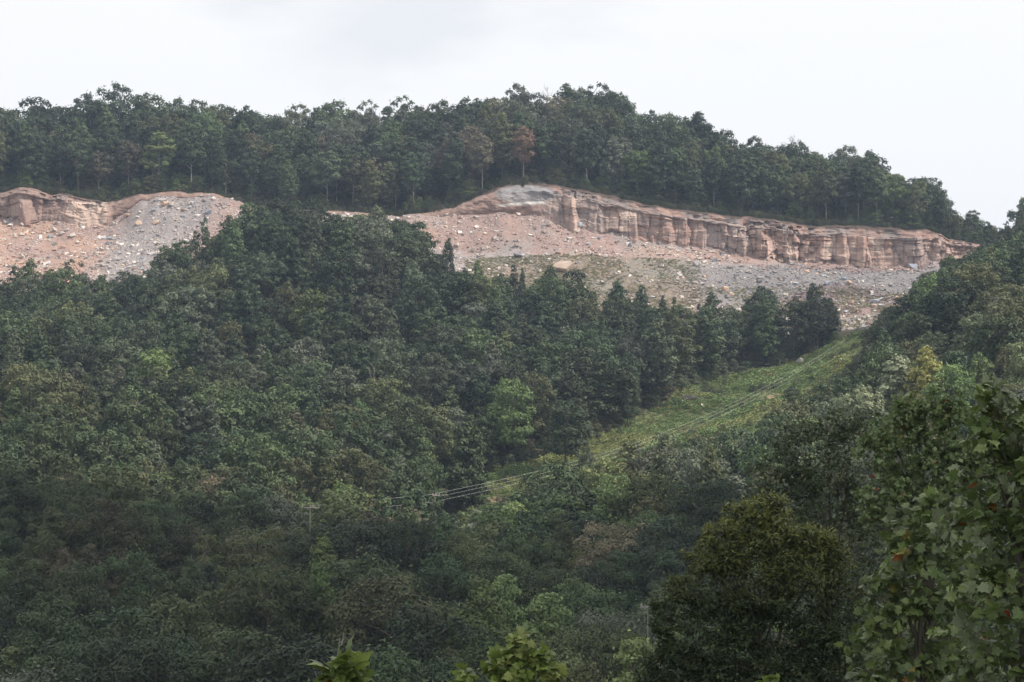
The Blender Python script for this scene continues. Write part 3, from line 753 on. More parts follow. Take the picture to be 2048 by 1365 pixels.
def zone_colour(px, top, y):
    u = rng.uniform()
    if y > 459:
        if px < 560: ks = [('dark', .5), ('green', .3), ('olive', .12), ('brown', .08)]
        elif px < 1150: ks = [('green', .32), ('dark', .2), ('grey', .2), ('olive', .18), ('brown', .1)]
        else: ks = [('dark', .33), ('green', .34), ('olive', .2), ('grey', .08), ('bright', .05)]
    elif y > 300:
        ks = [('blue', .24), ('dark', .24), ('green', .26), ('grey', .08), ('olive', .10), ('pale', .05), ('bright', .03)]
        if px > 1700: ks = [('dark', .5), ('green', .3), ('olive', .1), ('bright', .1)]
    elif y > 225:
        ks = [('green', .36), ('dark', .28), ('olive', .2), ('bright', .06), ('grey', .06), ('brown', .04)]
        if px > 1250: ks = [('green', .35), ('grey', .18), ('olive', .25), ('pale', .12), ('dark', .1)]
    else:
        ks = [('green', .42), ('dark', .28), ('olive', .22), ('bright', .08)]
        if px < 300 : ks = [('green', .35), ('dark', .25), ('olive', .22), ('brown', .18)]
    a = 0
    for k, w in ks:
        a += w
        if u < a: return k
    return 'green'

cell = {}
def free(x, y, d):
    cx, cy_ = int(x // 6), int(y // 6)
    for i in (-1, 0, 1):
        for j in (-1, 0, 1):
            for (a, b, c) in cell.get((cx + i, cy_ + j), ()):
                if (a - x) ** 2 + (b - y) ** 2 < (0.5 * (c + d)) ** 2: return False
    return True
def occupy(x, y, d):
    cell.setdefault((int(x // 6), int(y // 6)), []).append((x, y, d))
for t in trees: occupy(t['x'], t['y'], 5.5 if 460 < t['y'] < 463 else 3.2)

def scatter(y0, y1, n, dmin, hrange, forms, pxr=(-420, 2470), edge=None):
    for _ in range(n):
        y = math.sqrt(rng.uniform(y0 ** 2, y1 ** 2)); pxg = rng.uniform(*pxr)
        x = (pxg - 1024) / F * y
        if not free(x, y, dmin): continue
        z = gz(x, y)
        px, py = proj(x, y, z)
        zn = zone(px, py, y)
        if zn is None: continue
        h = rng.uniform(*hrange)
        if zn == 'ridge' : lim = np.interp(px, sx(R_TOP), sy(R_TOP)) + rng.uniform(0, 14)
        else: lim = np.interp(px, sx(S_TOP), sy(S_TOP)) + rng.uniform(3, 22)
        if zn == 'slope' and 850 < px < 1740:
            cl_ = np.interp(px, sx(C_LOW), sy(C_LOW)) + rng.uniform(0, 16)
            if py > cl_: lim = max(lim, cl_)
        if px > 2048: lim -= 60
        if zn == 'slope' and y < 257 and 1560 < px < 2400: lim = max(lim, 800 - .12 * (px - 1560) + rng.uniform(0, 30))
        hmax = P(px, lim, y)[2] - z
        if hmax < h:
            if hmax < (4.5 if zn == 'ridge' else 2.0): continue
            h = hmax
        form = forms[int(rng.integers(len(forms)))]
        if h < 5.5: form = ['bush', 'round', 'cone'][int(rng.integers(3))]
        if zn == 'ridge' and y < 470: form = ['edge', 'edge', 'edge', 'loose', 'tall'][int(rng.integers(5))]
        top = proj(x, y, z + h)[1]
        add_tree(x, y, form, h=h, ck=zone_colour(px, top, y), wscale=1.0 if h > 8 else 1.15)
        occupy(x, y, dmin)
scatter(460, 470, 900, 4.2, (11, 17), ['edge', 'loose', 'tall'])
scatter(470, 528, 3600, 5.6, (13, 17.5), ['round', 'round', 'tall', 'spread', 'cone', 'loose'])
scatter(330, 470, 7000, 4.7, (11, 15.5), ['round', 'tall', 'cone', 'round', 'tall', 'spread'])
scatter(215, 330, 5000, 4.6, (9.5, 14.5), ['round', 'tall', 'cone', 'round', 'spread'])
scatter(100, 215, 2600, 5.4, (11, 16), ['round', 'cone', 'round', 'spread', 'tall'])

# how much of each tree shows: nearest first into a coarse picture
def visibility():
    Wp, Hp = 1024, 683
    buf = np.zeros((Hp, Wp), bool)
    order = sorted(range(len(trees)), key=lambda i: trees[i]['y'])
    for i in order:
        t = trees[i]
        f = FORMS[t['p']['form']]
        cx, cyb = proj(t['x'], t['y'], t['z'] + t['h'] * f['base'])
        rx = t['h'] * f['wid'] * t['w'] * F / t['y'] / 2 * .9
        x0, y0, y1 = cx / 2, t['top'] / 2, cyb / 2
        ry = max((y1 - y0) / 2, 1); cy0 = (y0 + y1) / 2
        xa, xb = int(max(x0 - rx, 0)), int(min(x0 + rx + 1, Wp)); ya, yb = int(max(y0, 0)), int(min(y1 + 1, Hp))
        if xa >= xb or ya >= yb: t['vis'] = 0; continue
        gx, gy = np.meshgrid(np.arange(xa, xb), np.arange(ya, yb))
        m = ((gx - x0) / max(rx, 1)) ** 2 + ((gy - cy0) / ry) ** 2 < 1
        sub = buf[ya:yb, xa:xb]
        hidden_near = (gx > 625) & (gy > 470) & (gx - 625 > (683 - gy) * .25 - 60) & (gx > 660)
        t['vis'] = int((m & ~sub & ~hidden_near).sum())
        sub |= m
visibility()
rank = sorted([t for t in trees], key=lambda t: -(t['vis'] + (60 if t['hero'] and t['vis'] > 20 else 0)))
THINGS = [t for t in rank[:300] if t['vis'] > 0]
ids = {id(t) for t in THINGS}
REST = [t for t in trees if id(t) not in ids]

# ------------------------------------------------------------------ labels of the distant trees
CW = {'green': 'mid green', 'dark': 'dark green', 'olive': 'olive green', 'blue': 'bluish green', 'bright': 'fresh bright green', 'yellow': 'yellowing', 'orange': 'rusty orange', 'brown': 'brownish', 'grey': 'greyish green', 'pale': 'pale green'}
FW = {'round': 'round-crowned', 'tall': 'slender', 'cone': 'pointed', 'spread': 'flat-topped', 'edge': 'long-trunked', 'loose': 'open-crowned', 'bush': 'low bushy'}
def where(t):
    px, top, y = t['px'], t['top'], t['y']
    if y > 459:
        sky = top < np.interp(px, sx(R_TOP), sy(R_TOP)) + 12
        edge = y < 470
        if px < 560: b = 'above the grey stone fan'
        elif px < 960: b = 'on the middle of the ridge'
        elif px < 1300: b = 'above the grey shale brow'
        elif px < 1880: b = 'above the long rock face'
        else: b = 'past the end of the rock face'
        return ('on the skyline ' if sky else 'at the brink ' if edge else 'in the ridge wood ') + b
    if y > 383:
        if px < 320: return 'at the foot of the orange spoil'
        if px < 880: return 'on top of the wooded spur'
        if px < 1180: return 'below the big slab boulder'
        if px < 1700: return 'before the grey spoil slope'
        return 'on crest right of the spoil'
    if px > 1560 and y > 225: return 'in wood right of the clearing'
    if y > 300: return 'high on the spur slope' if px < 900 else 'uphill of the grassy clearing'
    if y > 225: return 'half way down the spur slope' if px < 860 else 'beside the lower clearing'
    return 'on the left valley floor' if px < 500 else 'on the valley floor at centre' if px < 900 else 'on the valley floor before the oak'
for t in THINGS:
    t['lab'] = f"{CW[t['ck']]} {FW[t['p']['form']]} tree {where(t)}"
bylab = {}
for t in THINGS: bylab.setdefault(t['lab'], []).append(t)
ORD = lambda n: f"{n}{'th' if 10 <= n % 100 <= 20 else {1: 'st', 2: 'nd', 3: 'rd'}.get(n % 10, 'th')}"
for lab, ts in bylab.items():
    if len(ts) > 1:
        ts.sort(key=lambda t: t['px'])
        for i, t in enumerate(ts):
            t['lab'] = lab + (', leftmost such' if i == 0 else ', rightmost such' if i == len(ts) - 1 else f', {ORD(i + 1)} from left')

def group_of(t):
    if t['y'] > 459: return 'trees of the ridge wood'
    if t['y'] > 225: return 'trees of the slope wood'
    return 'trees of the valley floor'
for t in THINGS:
    o = bpy.data.objects.new('broadleaf_tree', None)
    o.empty_display_size = 0.5
    link(o)
    o.location = (t['x'], t['y'], t['z'] - 0.2)
    k = t['h'] / 15.0
    o.rotation_euler = (0, 0, t['rot'])
    o.scale = (k * t['w'], k * t['w'], k)
    tag(o, t['lab'], 'tree', group_of(t))
    tr = link(bpy.data.objects.new('trunk', t['p']['trunk']), o)
    c = link(bpy.data.objects.new('crown', t['p']['crown']), o)
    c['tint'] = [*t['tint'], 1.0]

# ------------------------------------------------------------------ the rest of the wood: one object
def scatter_object(name, pts, protos, kind='stuff', label=None):
    """pts: list of dict(loc, rot, scale(3), tint, idx); protos: list of meshes"""
    c = bpy.data.collections.new(name + '_kinds')
    for i, m in enumerate(protos):
        c.objects.link(bpy.data.objects.new(f'{name}_kind_{i:02d}', m))
    me = bpy.data.meshes.new(name)
    n = len(pts)
    me.vertices.add(n)
    me.vertices.foreach_set('co', np.array([p['loc'] for p in pts], dtype=np.float32).ravel())
    a = me.attributes.new('rot', 'FLOAT_VECTOR', 'POINT'); a.data.foreach_set('vector', np.array([p['rot'] for p in pts], dtype=np.float32).ravel())
    a = me.attributes.new('scl', 'FLOAT_VECTOR', 'POINT'); a.data.foreach_set('vector', np.array([p['scale'] for p in pts], dtype=np.float32).ravel())
    a = me.attributes.new('idx', 'INT', 'POINT'); a.data.foreach_set('value', np.array([p['idx'] for p in pts], dtype=np.int32))
    a = me.attributes.new('tint', 'FLOAT_COLOR', 'POINT'); a.data.foreach_set('color', np.array([(*p['tint'], 1) for p in pts], dtype=np.float32).ravel())
    me.update()
    o = link(bpy.data.objects.new(name, me))
    g = bpy.data.node_groups.new(name, 'GeometryNodeTree')
    g.interface.new_socket('Geometry', in_out='INPUT', socket_type='NodeSocketGeometry')
    g.interface.new_socket('Geometry', in_out='OUTPUT', socket_type='NodeSocketGeometry')
    gi = g.nodes.new('NodeGroupInput'); go = g.nodes.new('NodeGroupOutput')
    iop = g.nodes.new('GeometryNodeInstanceOnPoints')
    ci = g.nodes.new('GeometryNodeCollectionInfo'); ci.inputs['Collection'].default_value = c
    ci.inputs['Separate Children'].default_value = True; ci.inputs['Reset Children'].default_value = True
    def na(nm, ty):
        q = g.nodes.new('GeometryNodeInputNamedAttribute'); q.data_type = ty; q.inputs['Name'].default_value = nm
        return q.outputs[0]
    lk = g.links.new
    lk(gi.outputs[0], iop.inputs['Points']); lk(ci.outputs[0], iop.inputs['Instance'])
    iop.inputs['Pick Instance'].default_value = True
    lk(na('idx', 'INT'), iop.inputs['Instance Index'])
    lk(na('rot', 'FLOAT_VECTOR'), iop.inputs['Rotation'])
    lk(na('scl', 'FLOAT_VECTOR'), iop.inputs['Scale'])
    lk(iop.outputs[0], go.inputs[0])
    md = o.modifiers.new('scatter', 'NODES'); md.node_group = g
    tag(o, label, kind=kind)
    return o

pl = PROTO + NEAR
pidx = {id(p): i for i, p in enumerate(pl)}
pts = []
for t in REST:
    k = t['h'] / 15.0
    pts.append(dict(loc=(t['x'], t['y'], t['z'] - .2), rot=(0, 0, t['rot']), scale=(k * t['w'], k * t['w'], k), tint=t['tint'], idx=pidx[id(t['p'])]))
print('TREES', len(trees), 'things', len(THINGS), 'min vis', THINGS[-1]['vis'], 'rest', len(REST))
scatter_object('forest', pts, [p['joined'] for p in pl], label='mass of small and half-hidden trees filling the wooded slopes')


# ------------------------------------------------------------------ undergrowth and weeds
bush = [p for p in PROTO if p['form'] == 'bush']
def fan_points(n, y0, y1, pxr):
    y = np.sqrt(rng.uniform(y0 ** 2, y1 ** 2, n)); g = rng.uniform(*pxr, n)
    x = (g - 1024) / F * y
    z = ground(x, y) + talus_disp(x, y)
    px, py = proj(x, y, z)
    return x, y, z, px, py
pts = []
def under(n, y0, y1, pxr, hr, keep, ck):
    x, y, z, px, py = fan_points(n, y0, y1, pxr)
    k = keep(x, y, px, py)
    for i in np.nonzero(k)[0]:
        h = rng.uniform(*hr) / 15
        w = h * rng.uniform(.9, 1.5)
        pts.append(dict(loc=(x[i], y[i], z[i] - .25), rot=(0, 0, rng.uniform(0, 6.28)), scale=(w, w, h), tint=colour(ck[int(rng.integers(len(ck)))]), idx=int(rng.integers(2))))
under(1800, 459.5, 466, (-420, 2400), (0.5, 1.9), lambda x, y, px, py: rng.uniform(size=len(x)) < .75, ['olive', 'green', 'dark', 'brown'])
under(1500, 459.6, 464, (-420, 2400), (1.5, 5.0), lambda x, y, px, py: rng.uniform(size=len(x)) < .16, ['green', 'bright', 'olive', 'green'])
under(4200, 457.55, 459.4, (-420, 2400), (0.4, 1.5), lambda x, y, px, py: rng.uniform(size=len(x)) < .25 + .75 * sstep(.4, .6, fbm(x / 8, 0, 0, 251, 3)), ['dark', 'green', 'brown', 'olive'])
under(1500, 468, 500, (-420, 2400), (2.0, 5.5), lambda x, y, px, py: rng.uniform(size=len(x)) < .8, ['dark', 'green', 'dark', 'olive'])
under(5000, 455.4, 457.3, (215, 1960), (0.3, .95), lambda x, y, px, py: (rng.uniform(size=len(x)) < np.where(px < 1000, .3, .10)) & (rng.uniform(size=len(x)) < sstep(455.8, 457.3, y)), ['olive', 'brown', 'dark', 'green'])
under(2400, 375, 404, (-300, 2300), (1.0, 3.0), lambda x, y, px, py: (np.abs(y - np.interp(px, sx(YB), sy(YB))) < 6) & ~inpoly(px, py, CLEAR), ['dark', 'green', 'olive'])
def near_clear(x, y, px, py):
    a = inpoly(px, py, CLEAR)
    b = inpoly(px, py + 22, CLEAR) | inpoly(px, py - 22, CLEAR) | inpoly(px - 25, py, CLEAR)
    return b & ~a & ~((px > 1650) & (py < 700)) & ~((px > 1290) & (px < 1700) & (py > 790) & (rng.uniform(size=len(x)) < .6))
under(6000, 240, 400, (800, 1800), (1.2, 4.0), near_clear, ['green', 'olive', 'pale', 'dark', 'brown'])
under(9000, 240, 395, (800, 1780), (0.6, 1.9), lambda x, y, px, py: inpoly(px, py, CLEAR) & (fbm(x / 9, y / 9, 0, 231, 3) > .56) & (rng.uniform(size=len(x)) < .22), ['green', 'olive', 'pale', 'bright', 'grey'])
scatter_object('undergrowth', pts, [p['joined'] for p in bush], label='low bushes and brush along the edges of the wood')

# weeds of the cleared strip: small tufts of upright leaves
def tuft(seed, n=60, h=1.0):
    r = np.random.default_rng(seed)
    c = r.normal(size=(n, 3)) * (.38, .38, .0); c[:, 2] = r.uniform(.1, h, n) * (1 - .5 * np.hypot(c[:, 0], c[:, 1]))
    nr = r.normal(size=(n, 3)) + (0, 0, .7)
    v, f = leaf_quads(c, nr, r.uniform(.08, .2, n), r=r)
    return mesh_np('tuft', v, f, M_FOL_I, False, {'var': np.repeat(r.uniform(.2, .9, n), 4)})
tufts = [tuft(i) for i in range(4)]
pts = []
x, y, z, px, py = fan_points(42000, 245, 400, (830, 1760))
ins = inpoly(px, py, CLEAR)
nz = fbm(x / 6, y / 6, 0, 201, 3); nz2 = fbm(x / 15, y / 9, 0, 205, 3)
for i in np.nonzero(ins)[0]:
    if any(math.hypot((px[i] - a) / r_, (py[i] - b) / (r_ * .35)) < .9 and rng.uniform() < .85 for a, b, r_ in ((1545, 797, 34), (992, 1000, 24), (1160, 938, 16))): continue
    hh = 0.25 + 1.5 * max(nz[i] - .3, 0) * rng.uniform(.5, 1.6)
    base = np.array((0.17, 0.235, 0.085)) if nz2[i] < .5 else np.array((0.25, 0.285, 0.11))
    if rng.uniform() < .12: base = np.array((.2, .17, .07))
    pts.append(dict(loc=(x[i], y[i], z[i] - .05), rot=(0, 0, rng.uniform(0, 6.28)), scale=(hh * 1.1 + .3, hh * 1.1 + .3, hh), tint=tuple(base * rng.uniform(.7, 1.25)), idx=int(rng.integers(4))))
print('weeds', len(pts))
scatter_object('weeds', pts, tufts, label='rough green weeds covering the cleared strip')
# thin grass on the old lower dump
pts = []
x, y, z, px, py = fan_points(26000, 404, 447, (850, 1900))
nz = fbm(x / 7, y / 5, 0, 211, 4) + rng.normal(size=len(x)) * .09
A = (px > 930) & (px < 1400) & (py > 508 + np.abs(px - 1130) * .05) & (nz > .46)
B = (px > 1380) & (px < 1850) & (py > 575) & (nz > .5)
for i in np.nonzero(A | B)[0]:
    hh = rng.uniform(.15, .38)
    base = np.array((0.34, 0.31, 0.20)) if rng.uniform() < .55 else np.array((0.24, 0.25, 0.13))
    pts.append(dict(loc=(x[i], y[i], z[i] - .05), rot=(0, 0, rng.uniform(0, 6.28)), scale=(.5, .5, hh), tint=tuple(base * rng.uniform(.7, 1.2)), idx=int(rng.integers(4))))
print('grass', len(pts))
scatter_object('grass', pts, tufts, label='thin dry grass on the old spoil')

# ------------------------------------------------------------------ broken stone on the spoil
def rubble():
    n = 60000
    x, y, z, px, py = fan_points(n, 401, 455.5, (-420, 2200))
    dens = fbm(x / 10, y / 6, 0, 221, 4)
    keep = (y > np.interp(px, sx(YB), sy(YB)) + 2) & (rng.uniform(size=n) < sstep(.3, .62, dens) + .25)
    x, y, z, px, py = [a[keep] for a in (x, y, z, px, py)]
    n = len(x)
    s = 0.085 * (1 - rng.uniform(size=n) * .992) ** -0.42
    s = np.minimum(s, .5)
    grn = (px > 950) & (px < 1350) & (py > 512)
    s = np.where(grn, s * .7, s)
    cor = np.array([(-1, -1, -1), (1, -1, -1), (1, 1, -1), (-1, 1, -1), (-1, -1, 1), (1, -1, 1), (1, 1, 1), (-1, 1, 1)], float)
    v = cor[None] * rng.uniform(.55, 1.25, (n, 8, 3)) * np.stack([rng.uniform(.8, 1.7, n), rng.uniform(.6, 1.2, n), rng.uniform(.35, .8, n)], 1)[:, None]
    th = rng.uniform(0, 6.28, n); ph = rng.normal(size=n) * .35 + .35
    c, s_ = np.cos(th), np.sin(th)
    X = v[..., 0] * c[:, None] - v[..., 1] * s_[:, None]; Y = v[..., 0] * s_[:, None] + v[..., 1] * c[:, None]; Z = v[..., 2]
    c, s_ = np.cos(ph)[:, None], np.sin(ph)[:, None]
    Y, Z = Y * c - Z * s_, Y * s_ + Z * c
    V = np.stack([X, Y, Z], -1) * s[:, None, None] + np.stack([x, y, z + s * .25], 1)[:, None]
    q = np.array([(0, 3, 2, 1), (4, 5, 6, 7), (0, 1, 5, 4), (1, 2, 6, 5), (2, 3, 7, 6), (3, 0, 4, 7)])
    f = (np.arange(n)[:, None, None] * 8 + q[None]).reshape(-1, 4)
    base = soil_colour(x, y, z)
    base = np.where(grn[:, None], C_GREY * .9, base)
    dim = (sstep(1350, 1500, px) * (1 - sstep(600, 640, py)))[:, None]
    pale = np.array((.56, .50, .45)); blue = np.array((.33, .34, .36)); org = np.array((.56, .38, .28))
    u = rng.uniform(size=n)[:, None]; w = rng.uniform(.75, 1.35, n)[:, None]
    cl_ = sstep(.42, .66, fbm(x / 5, y / 4, 0, 241, 3))[:, None]
    colr = np.where(u < .58 - .3 * cl_ + .28 * dim, base * 1.12, np.where(u < .84, pale, np.where(u < .95, blue, org * .8))) * w
    me = mesh_np('rubble', V.reshape(-1, 3), f, M_STONE, False, {'soil': np.repeat(np.clip(colr, 0, .75), 8, axis=0)})
    tag(link(bpy.data.objects.new('rubble', me)), 'loose broken stone strewn over the spoil slopes', kind='stuff')
rubble()

def hull_rock(name, seed, dims, colr, n=16, flat=0.0):
    r = np.random.default_rng(seed)
    bm = bmesh.new()
    d = r.normal(size=(n, 3)); d /= np.linalg.norm(d, axis=1, keepdims=True)
    d = np.sign(d) * np.abs(d) ** (0.6 - flat)
    for q in d: bm.verts.new(q * dims * r.uniform(.85, 1.1))
    res = bmesh.ops.convex_hull(bm, input=bm.verts)
    bmesh.ops.delete(bm, geom=list({g for g in res['geom_interior'] + res['geom_unused'] if isinstance(g, bmesh.types.BMVert)}), context='VERTS')
    bmesh.ops.bevel(bm, geom=list(bm.edges), offset=0.05 * float(np.min(dims)), segments=1, affect='EDGES')
    bmesh.ops.recalc_face_normals(bm, faces=bm.faces)
    me = bpy.data.meshes.new(name); bm.to_mesh(me); bm.free()
    me.materials.append(rock_mats[colr])
    return me
rock_mats = {
    'pale': noisy('boulder_pale', (.38, .34, .30), (.54, .49, .43), 1.5), 'bluish grey': noisy('boulder_blue', (.24, .27, .32), (.38, .41, .46), 1.5),
    'orange': noisy('boulder_orange', (.40, .27, .19), (.52, .40, .31), 1.5), 'dark grey': noisy('boulder_dark', (.13, .13, .15), (.24, .24, .26), 1.5),
    'slab': noisy('boulder_slab', (.20, .11, .07), (.72, .60, .50), .9, bumpd=.9, stretch=(.6, 1.8, 1))}
# the big tilted slab
bx, by, bz = hit(1126, 541, 400, 450)
bm = bmesh.new()
for cpt in ((-2.3, -.6, -.5), (.9, -1.7, -.9), (2.4, .3, -.5), (-.8, 1.5, -.4), (-2.5, -.1, .2), (-1.2, -1.1, .45), (.8, -1.6, .35), (2.3, .1, .65), (1.9, .75, .6), (-.6, 1.7, .3), (-1.9, .9, .25)):
    bm.verts.new(cpt)
bmesh.ops.convex_hull(bm, input=bm.verts)
bmesh.ops.bevel(bm, geom=list(bm.edges), offset=0.07, segments=2, affect='EDGES')
bmesh.ops.recalc_face_normals(bm, faces=bm.faces)
me = bpy.data.meshes.new('slab'); bm.to_mesh(me); bm.free(); me.materials.append(rock_mats['slab'])
o = tag(link(bpy.data.objects.new('boulder', me)), 'huge flat tan sandstone slab lying tilted on the grassed spoil', 'boulder')
o.location = (bx, by - .6, bz + .9); o.rotation_euler = (R(48), R(-4), R(-6))
# single boulders one can pick out
BL = [(1160, 456, 1.3, 'bluish grey', 'under the foot of the rock face'), (1035, 515, 1.1, 'dark grey', 'at the top of the grassed spoil'), (970, 500, .9, 'pale', 'beside the track above the trees'), (948, 505, .8, 'pale', 'beside the track above the trees'),
      (914, 496, .9, 'pale', 'beside the track above the trees'), (990, 480, .7, 'pale', 'on the pink middle spoil'), (1098, 451, 1.0, 'pale', 'on the grey upper spoil'), (1154, 468, .7, 'pale', 'on the grey upper spoil'), (1235, 486, .7, 'pale', 'on the grey upper spoil'),
      (1260, 494, .7, 'bluish grey', 'on the grey upper spoil'), (1199, 477, .6, 'bluish grey', 'on the grey upper spoil'), (1211, 517, .7, 'pale', 'at the right edge of the grassed spoil'), (1184, 509, .6, 'pale', 'at the right edge of the grassed spoil'), (1300, 520, .6, 'pale', 'on the grey upper spoil'),
      (1828, 537, 1.5, 'bluish grey', 'at the right end of the quarry floor'), (1838, 531, .9, 'pale', 'at the right end of the quarry floor'), (1430, 524, .8, 'bluish grey', 'below the orange berm'), (1655, 571, .9, 'bluish grey', 'on the purple slate slope'), (1686, 560, .7, 'bluish grey', 'on the purple slate slope'),
      (1700, 567, .8, 'orange', 'on the purple slate slope'), (1614, 546, .7, 'orange', 'on the purple slate slope'), (1702, 608, .9, 'orange', 'on the pale lower spoil'), (1750, 605, .9, 'bluish grey', 'on the pale lower spoil'), (1726, 607, .7, 'pale', 'on the pale lower spoil'), (1748, 614, .7, 'orange', 'on the pale lower spoil'),
      (1712, 625, .7, 'orange', 'on the pale lower spoil'), (1740, 650, .8, 'orange', 'on the pale lower spoil'), (1725, 646, .6, 'pale', 'on the pale lower spoil'), (1450, 582, 1.0, 'orange', 'on the weedy spoil right of the grass'), (1462, 592, .8, 'orange', 'on the weedy spoil right of the grass'), (1178, 590, .9, 'dark grey', 'below the grassed spoil'),
      (1205, 567, .7, 'pale', 'below the grassed spoil'), (995, 542, .7, 'pale', 'on the grassed spoil left of the slab'), (1000, 560, .8, 'orange', 'on the grassed spoil left of the slab'), (1080, 545, .6, 'pale', 'on the grassed spoil left of the slab'),
      (330, 412, 1.1, 'orange', 'high on the spoil below the left wood'), (343, 412, .9, 'pale', 'high on the spoil below the left wood'), (255, 433, .8, 'orange', 'on the grey stone fan'), (278, 449, .9, 'orange', 'on the grey stone fan'), (312, 450, .8, 'orange', 'on the grey stone fan'), (418, 427, .9, 'bluish grey', 'on the grey stone fan'),
      (308, 424, .7, 'bluish grey', 'on the grey stone fan'), (265, 493, .7, 'pale', 'on the grey stone fan'), (145, 473, .9, 'pale', 'on the orange spoil'), (124, 471, .8, 'pale', 'on the orange spoil'), (134, 463, .7, 'pale', 'on the orange spoil'), (110, 462, .8, 'pale', 'on the orange spoil'), (47, 451, .8, 'pale', 'on the orange spoil'),
      (110, 492, .8, 'pale', 'on the orange spoil'), (193, 510, .8, 'pale', 'on the lower orange spoil'), (205, 532, .8, 'pale', 'on the lower orange spoil'), (10, 447, .8, 'pale', 'on the orange spoil'), (45, 517, .9, 'pale', 'on the lower orange spoil'), (20, 535, .8, 'pale', 'on the lower orange spoil'), (225, 449, .6, 'pale', 'beside the left outcrop'),
      (1600, 726, 1.1, 'pale', 'on the weeds at the upper edge of the clearing'), (1405, 815, .7, 'pale', 'on the weeds beside the brush pile'), (1170, 402, 1.1, 'bluish grey', 'in the brush above the rock face')]
rocks = {k: [hull_rock('boulder', 300 + i * 7 + j, np.array((1.0, .75, .6)), k) for j in range(3)] for i, k in enumerate(('pale', 'bluish grey', 'orange', 'dark grey'))}
bl_lab = {}
for (px, py, sz, ck, wh) in BL:
    x, y, z = hit(px, py, 250, 480)
    o = link(bpy.data.objects.new('boulder', rocks[ck][int(rng.integers(3))]))
    o.location = (x, y - .2, z + sz * .22); o.scale = (sz, sz, sz * rng.uniform(.8, 1.1)); o.rotation_euler = (R(rng.uniform(15, 45)), R(rng.uniform(-15, 15)), rng.uniform(0, 6.28))
    size = 'big' if sz >= 1 else 'middling' if sz >= .8 else 'small'
    bl_lab.setdefault(f'{size} {ck} boulder {wh}', []).append((px, o))
for lab, os_ in bl_lab.items():
    os_.sort(key=lambda t: t[0])
    for i, (px, o) in enumerate(os_):
        suf = '' if len(os_) == 1 else (', leftmost of its kind' if i == 0 else ', rightmost of its kind' if i == len(os_) - 1 else f', {ORD(i + 1)} from left')
        tag(o, lab + suf, 'boulder', 'boulders scattered on the spoil')

# ------------------------------------------------------------------ brush piles, dead trees, poles and wires
def brush_pile(px, py, n, L_, label, seed, flat=.3):
    global rng
    x, y, z = hit(px, py, 250, 400)
    root = link(bpy.data.objects.new('brush_pile', None)); root.location = (x, y, z)
    tag(root, label, 'brush pile', 'piles of dead logs in the clearing')
    r = np.random.default_rng(seed)
    for i in range(n):
        th = r.normal() * .7 + (0 if r.uniform() < .6 else 1.6); ln = L_ * r.uniform(.5, 1)
        c = r.normal(size=3) * (L_ * .28, .5, .15) + (0, 0, .5)
        d = np.array((math.cos(th), math.sin(th) * .6, r.normal() * flat)) * ln / 2
        v, f = limb(c - d, c + d, .13 * r.uniform(.6, 1.2), .05, n=5, k=6)
        link(bpy.data.objects.new('log', mesh_np('log', v, f, M_DEAD, True)), root)
brush_pile(1382, 803, 14, 3.6, 'grey tangle of dead logs at the left edge of the clearing', 5)
brush_pile(1522, 735, 12, 5.0, 'long low pile of dead branches under the upper trees of the clearing', 6, .12)

def dead_tree(px, top, Y, h, label, seed, mt=None, nb=9):
    r = np.random.default_rng(seed)
    x = P(px, top, Y)[0]; zt = P(px, top, Y)[2]; z0 = max(gz(x, Y) - .5, zt - 30)
    hh = zt - z0
    root = link(bpy.data.objects.new('dead_tree', None)); root.location = (x, Y, z0)
    tag(root, label, 'dead tree')
    t = np.linspace(0, 1, 10)
    p = np.stack([.5 * t ** 2 + .15 * np.sin(t * 9 + seed), .2 * t, t * hh], 1)
    v, f = tube(p, .17 * (1 - t * .85), 7)
    link(bpy.data.objects.new('trunk', mesh_np('dead_trunk', v, f, mt or M_DEAD, True)), root)
    parts = []
    for i in range(nb):
        tt = r.uniform(1 - h / hh * .8, .97) if hh > h else r.uniform(.4, .97)
        b = np.array([np.interp(tt, t, p[:, k]) for k in range(3)])
        th = r.uniform(0, 6.28); ln = r.uniform(.8, 2.4) * (1.2 - tt)*2
        e = b + np.array((math.cos(th) * ln, math.sin(th) * ln, ln * r.uniform(.4, 1.3)))
        parts.append(limb(b, e, .06, .02, n=5, k=4, wob=.25))
        for q in range(2):
            w = b + (e - b) * r.uniform(.4, .9)
            parts.append(limb(w, w + r.normal(size=3) * .5 + (0, 0, .5), .03, .01, n=3, k=3))
    v, f = join(parts)
    link(bpy.data.objects.new('branches', mesh_np('dead_branches', v, f, mt or M_DEAD, True)), root)
dead_tree(285, 605, 352, 12, 'bare grey dead tree on the upper left slope of the spur', 1)
dead_tree(168, 668, 335, 10, 'thin bare dead tree standing among dark trees on the far left slope', 2)
dead_tree(745, 728, 318, 5, 'short white snag sticking out of the mid slope canopy', 3, M_PALEBARK, 3)
dead_tree(1092, 172, 492, 7, 'leafless tree on the skyline left of the ridge summit', 4)
dead_tree(778, 198, 492, 6, 'leafless twiggy tree on the skyline over the middle of the ridge', 8)
dead_tree(1582, 272, 490, 5, 'leafless treetop on the skyline above the long rock face', 9)
dead_tree(664, 1275, 128, 8, 'pale dead trunk among the valley floor trees at bottom centre', 10, M_PALEBARK, 5)
dead_tree(402, 1060, 190, 9, 'bare grey tree between dark crowns on the lower left slope', 11, M_BARK)
dead_tree(8, 790, 300, 8, 'pale bare stem at the left edge of the slope wood', 12, M_DEAD, 4)

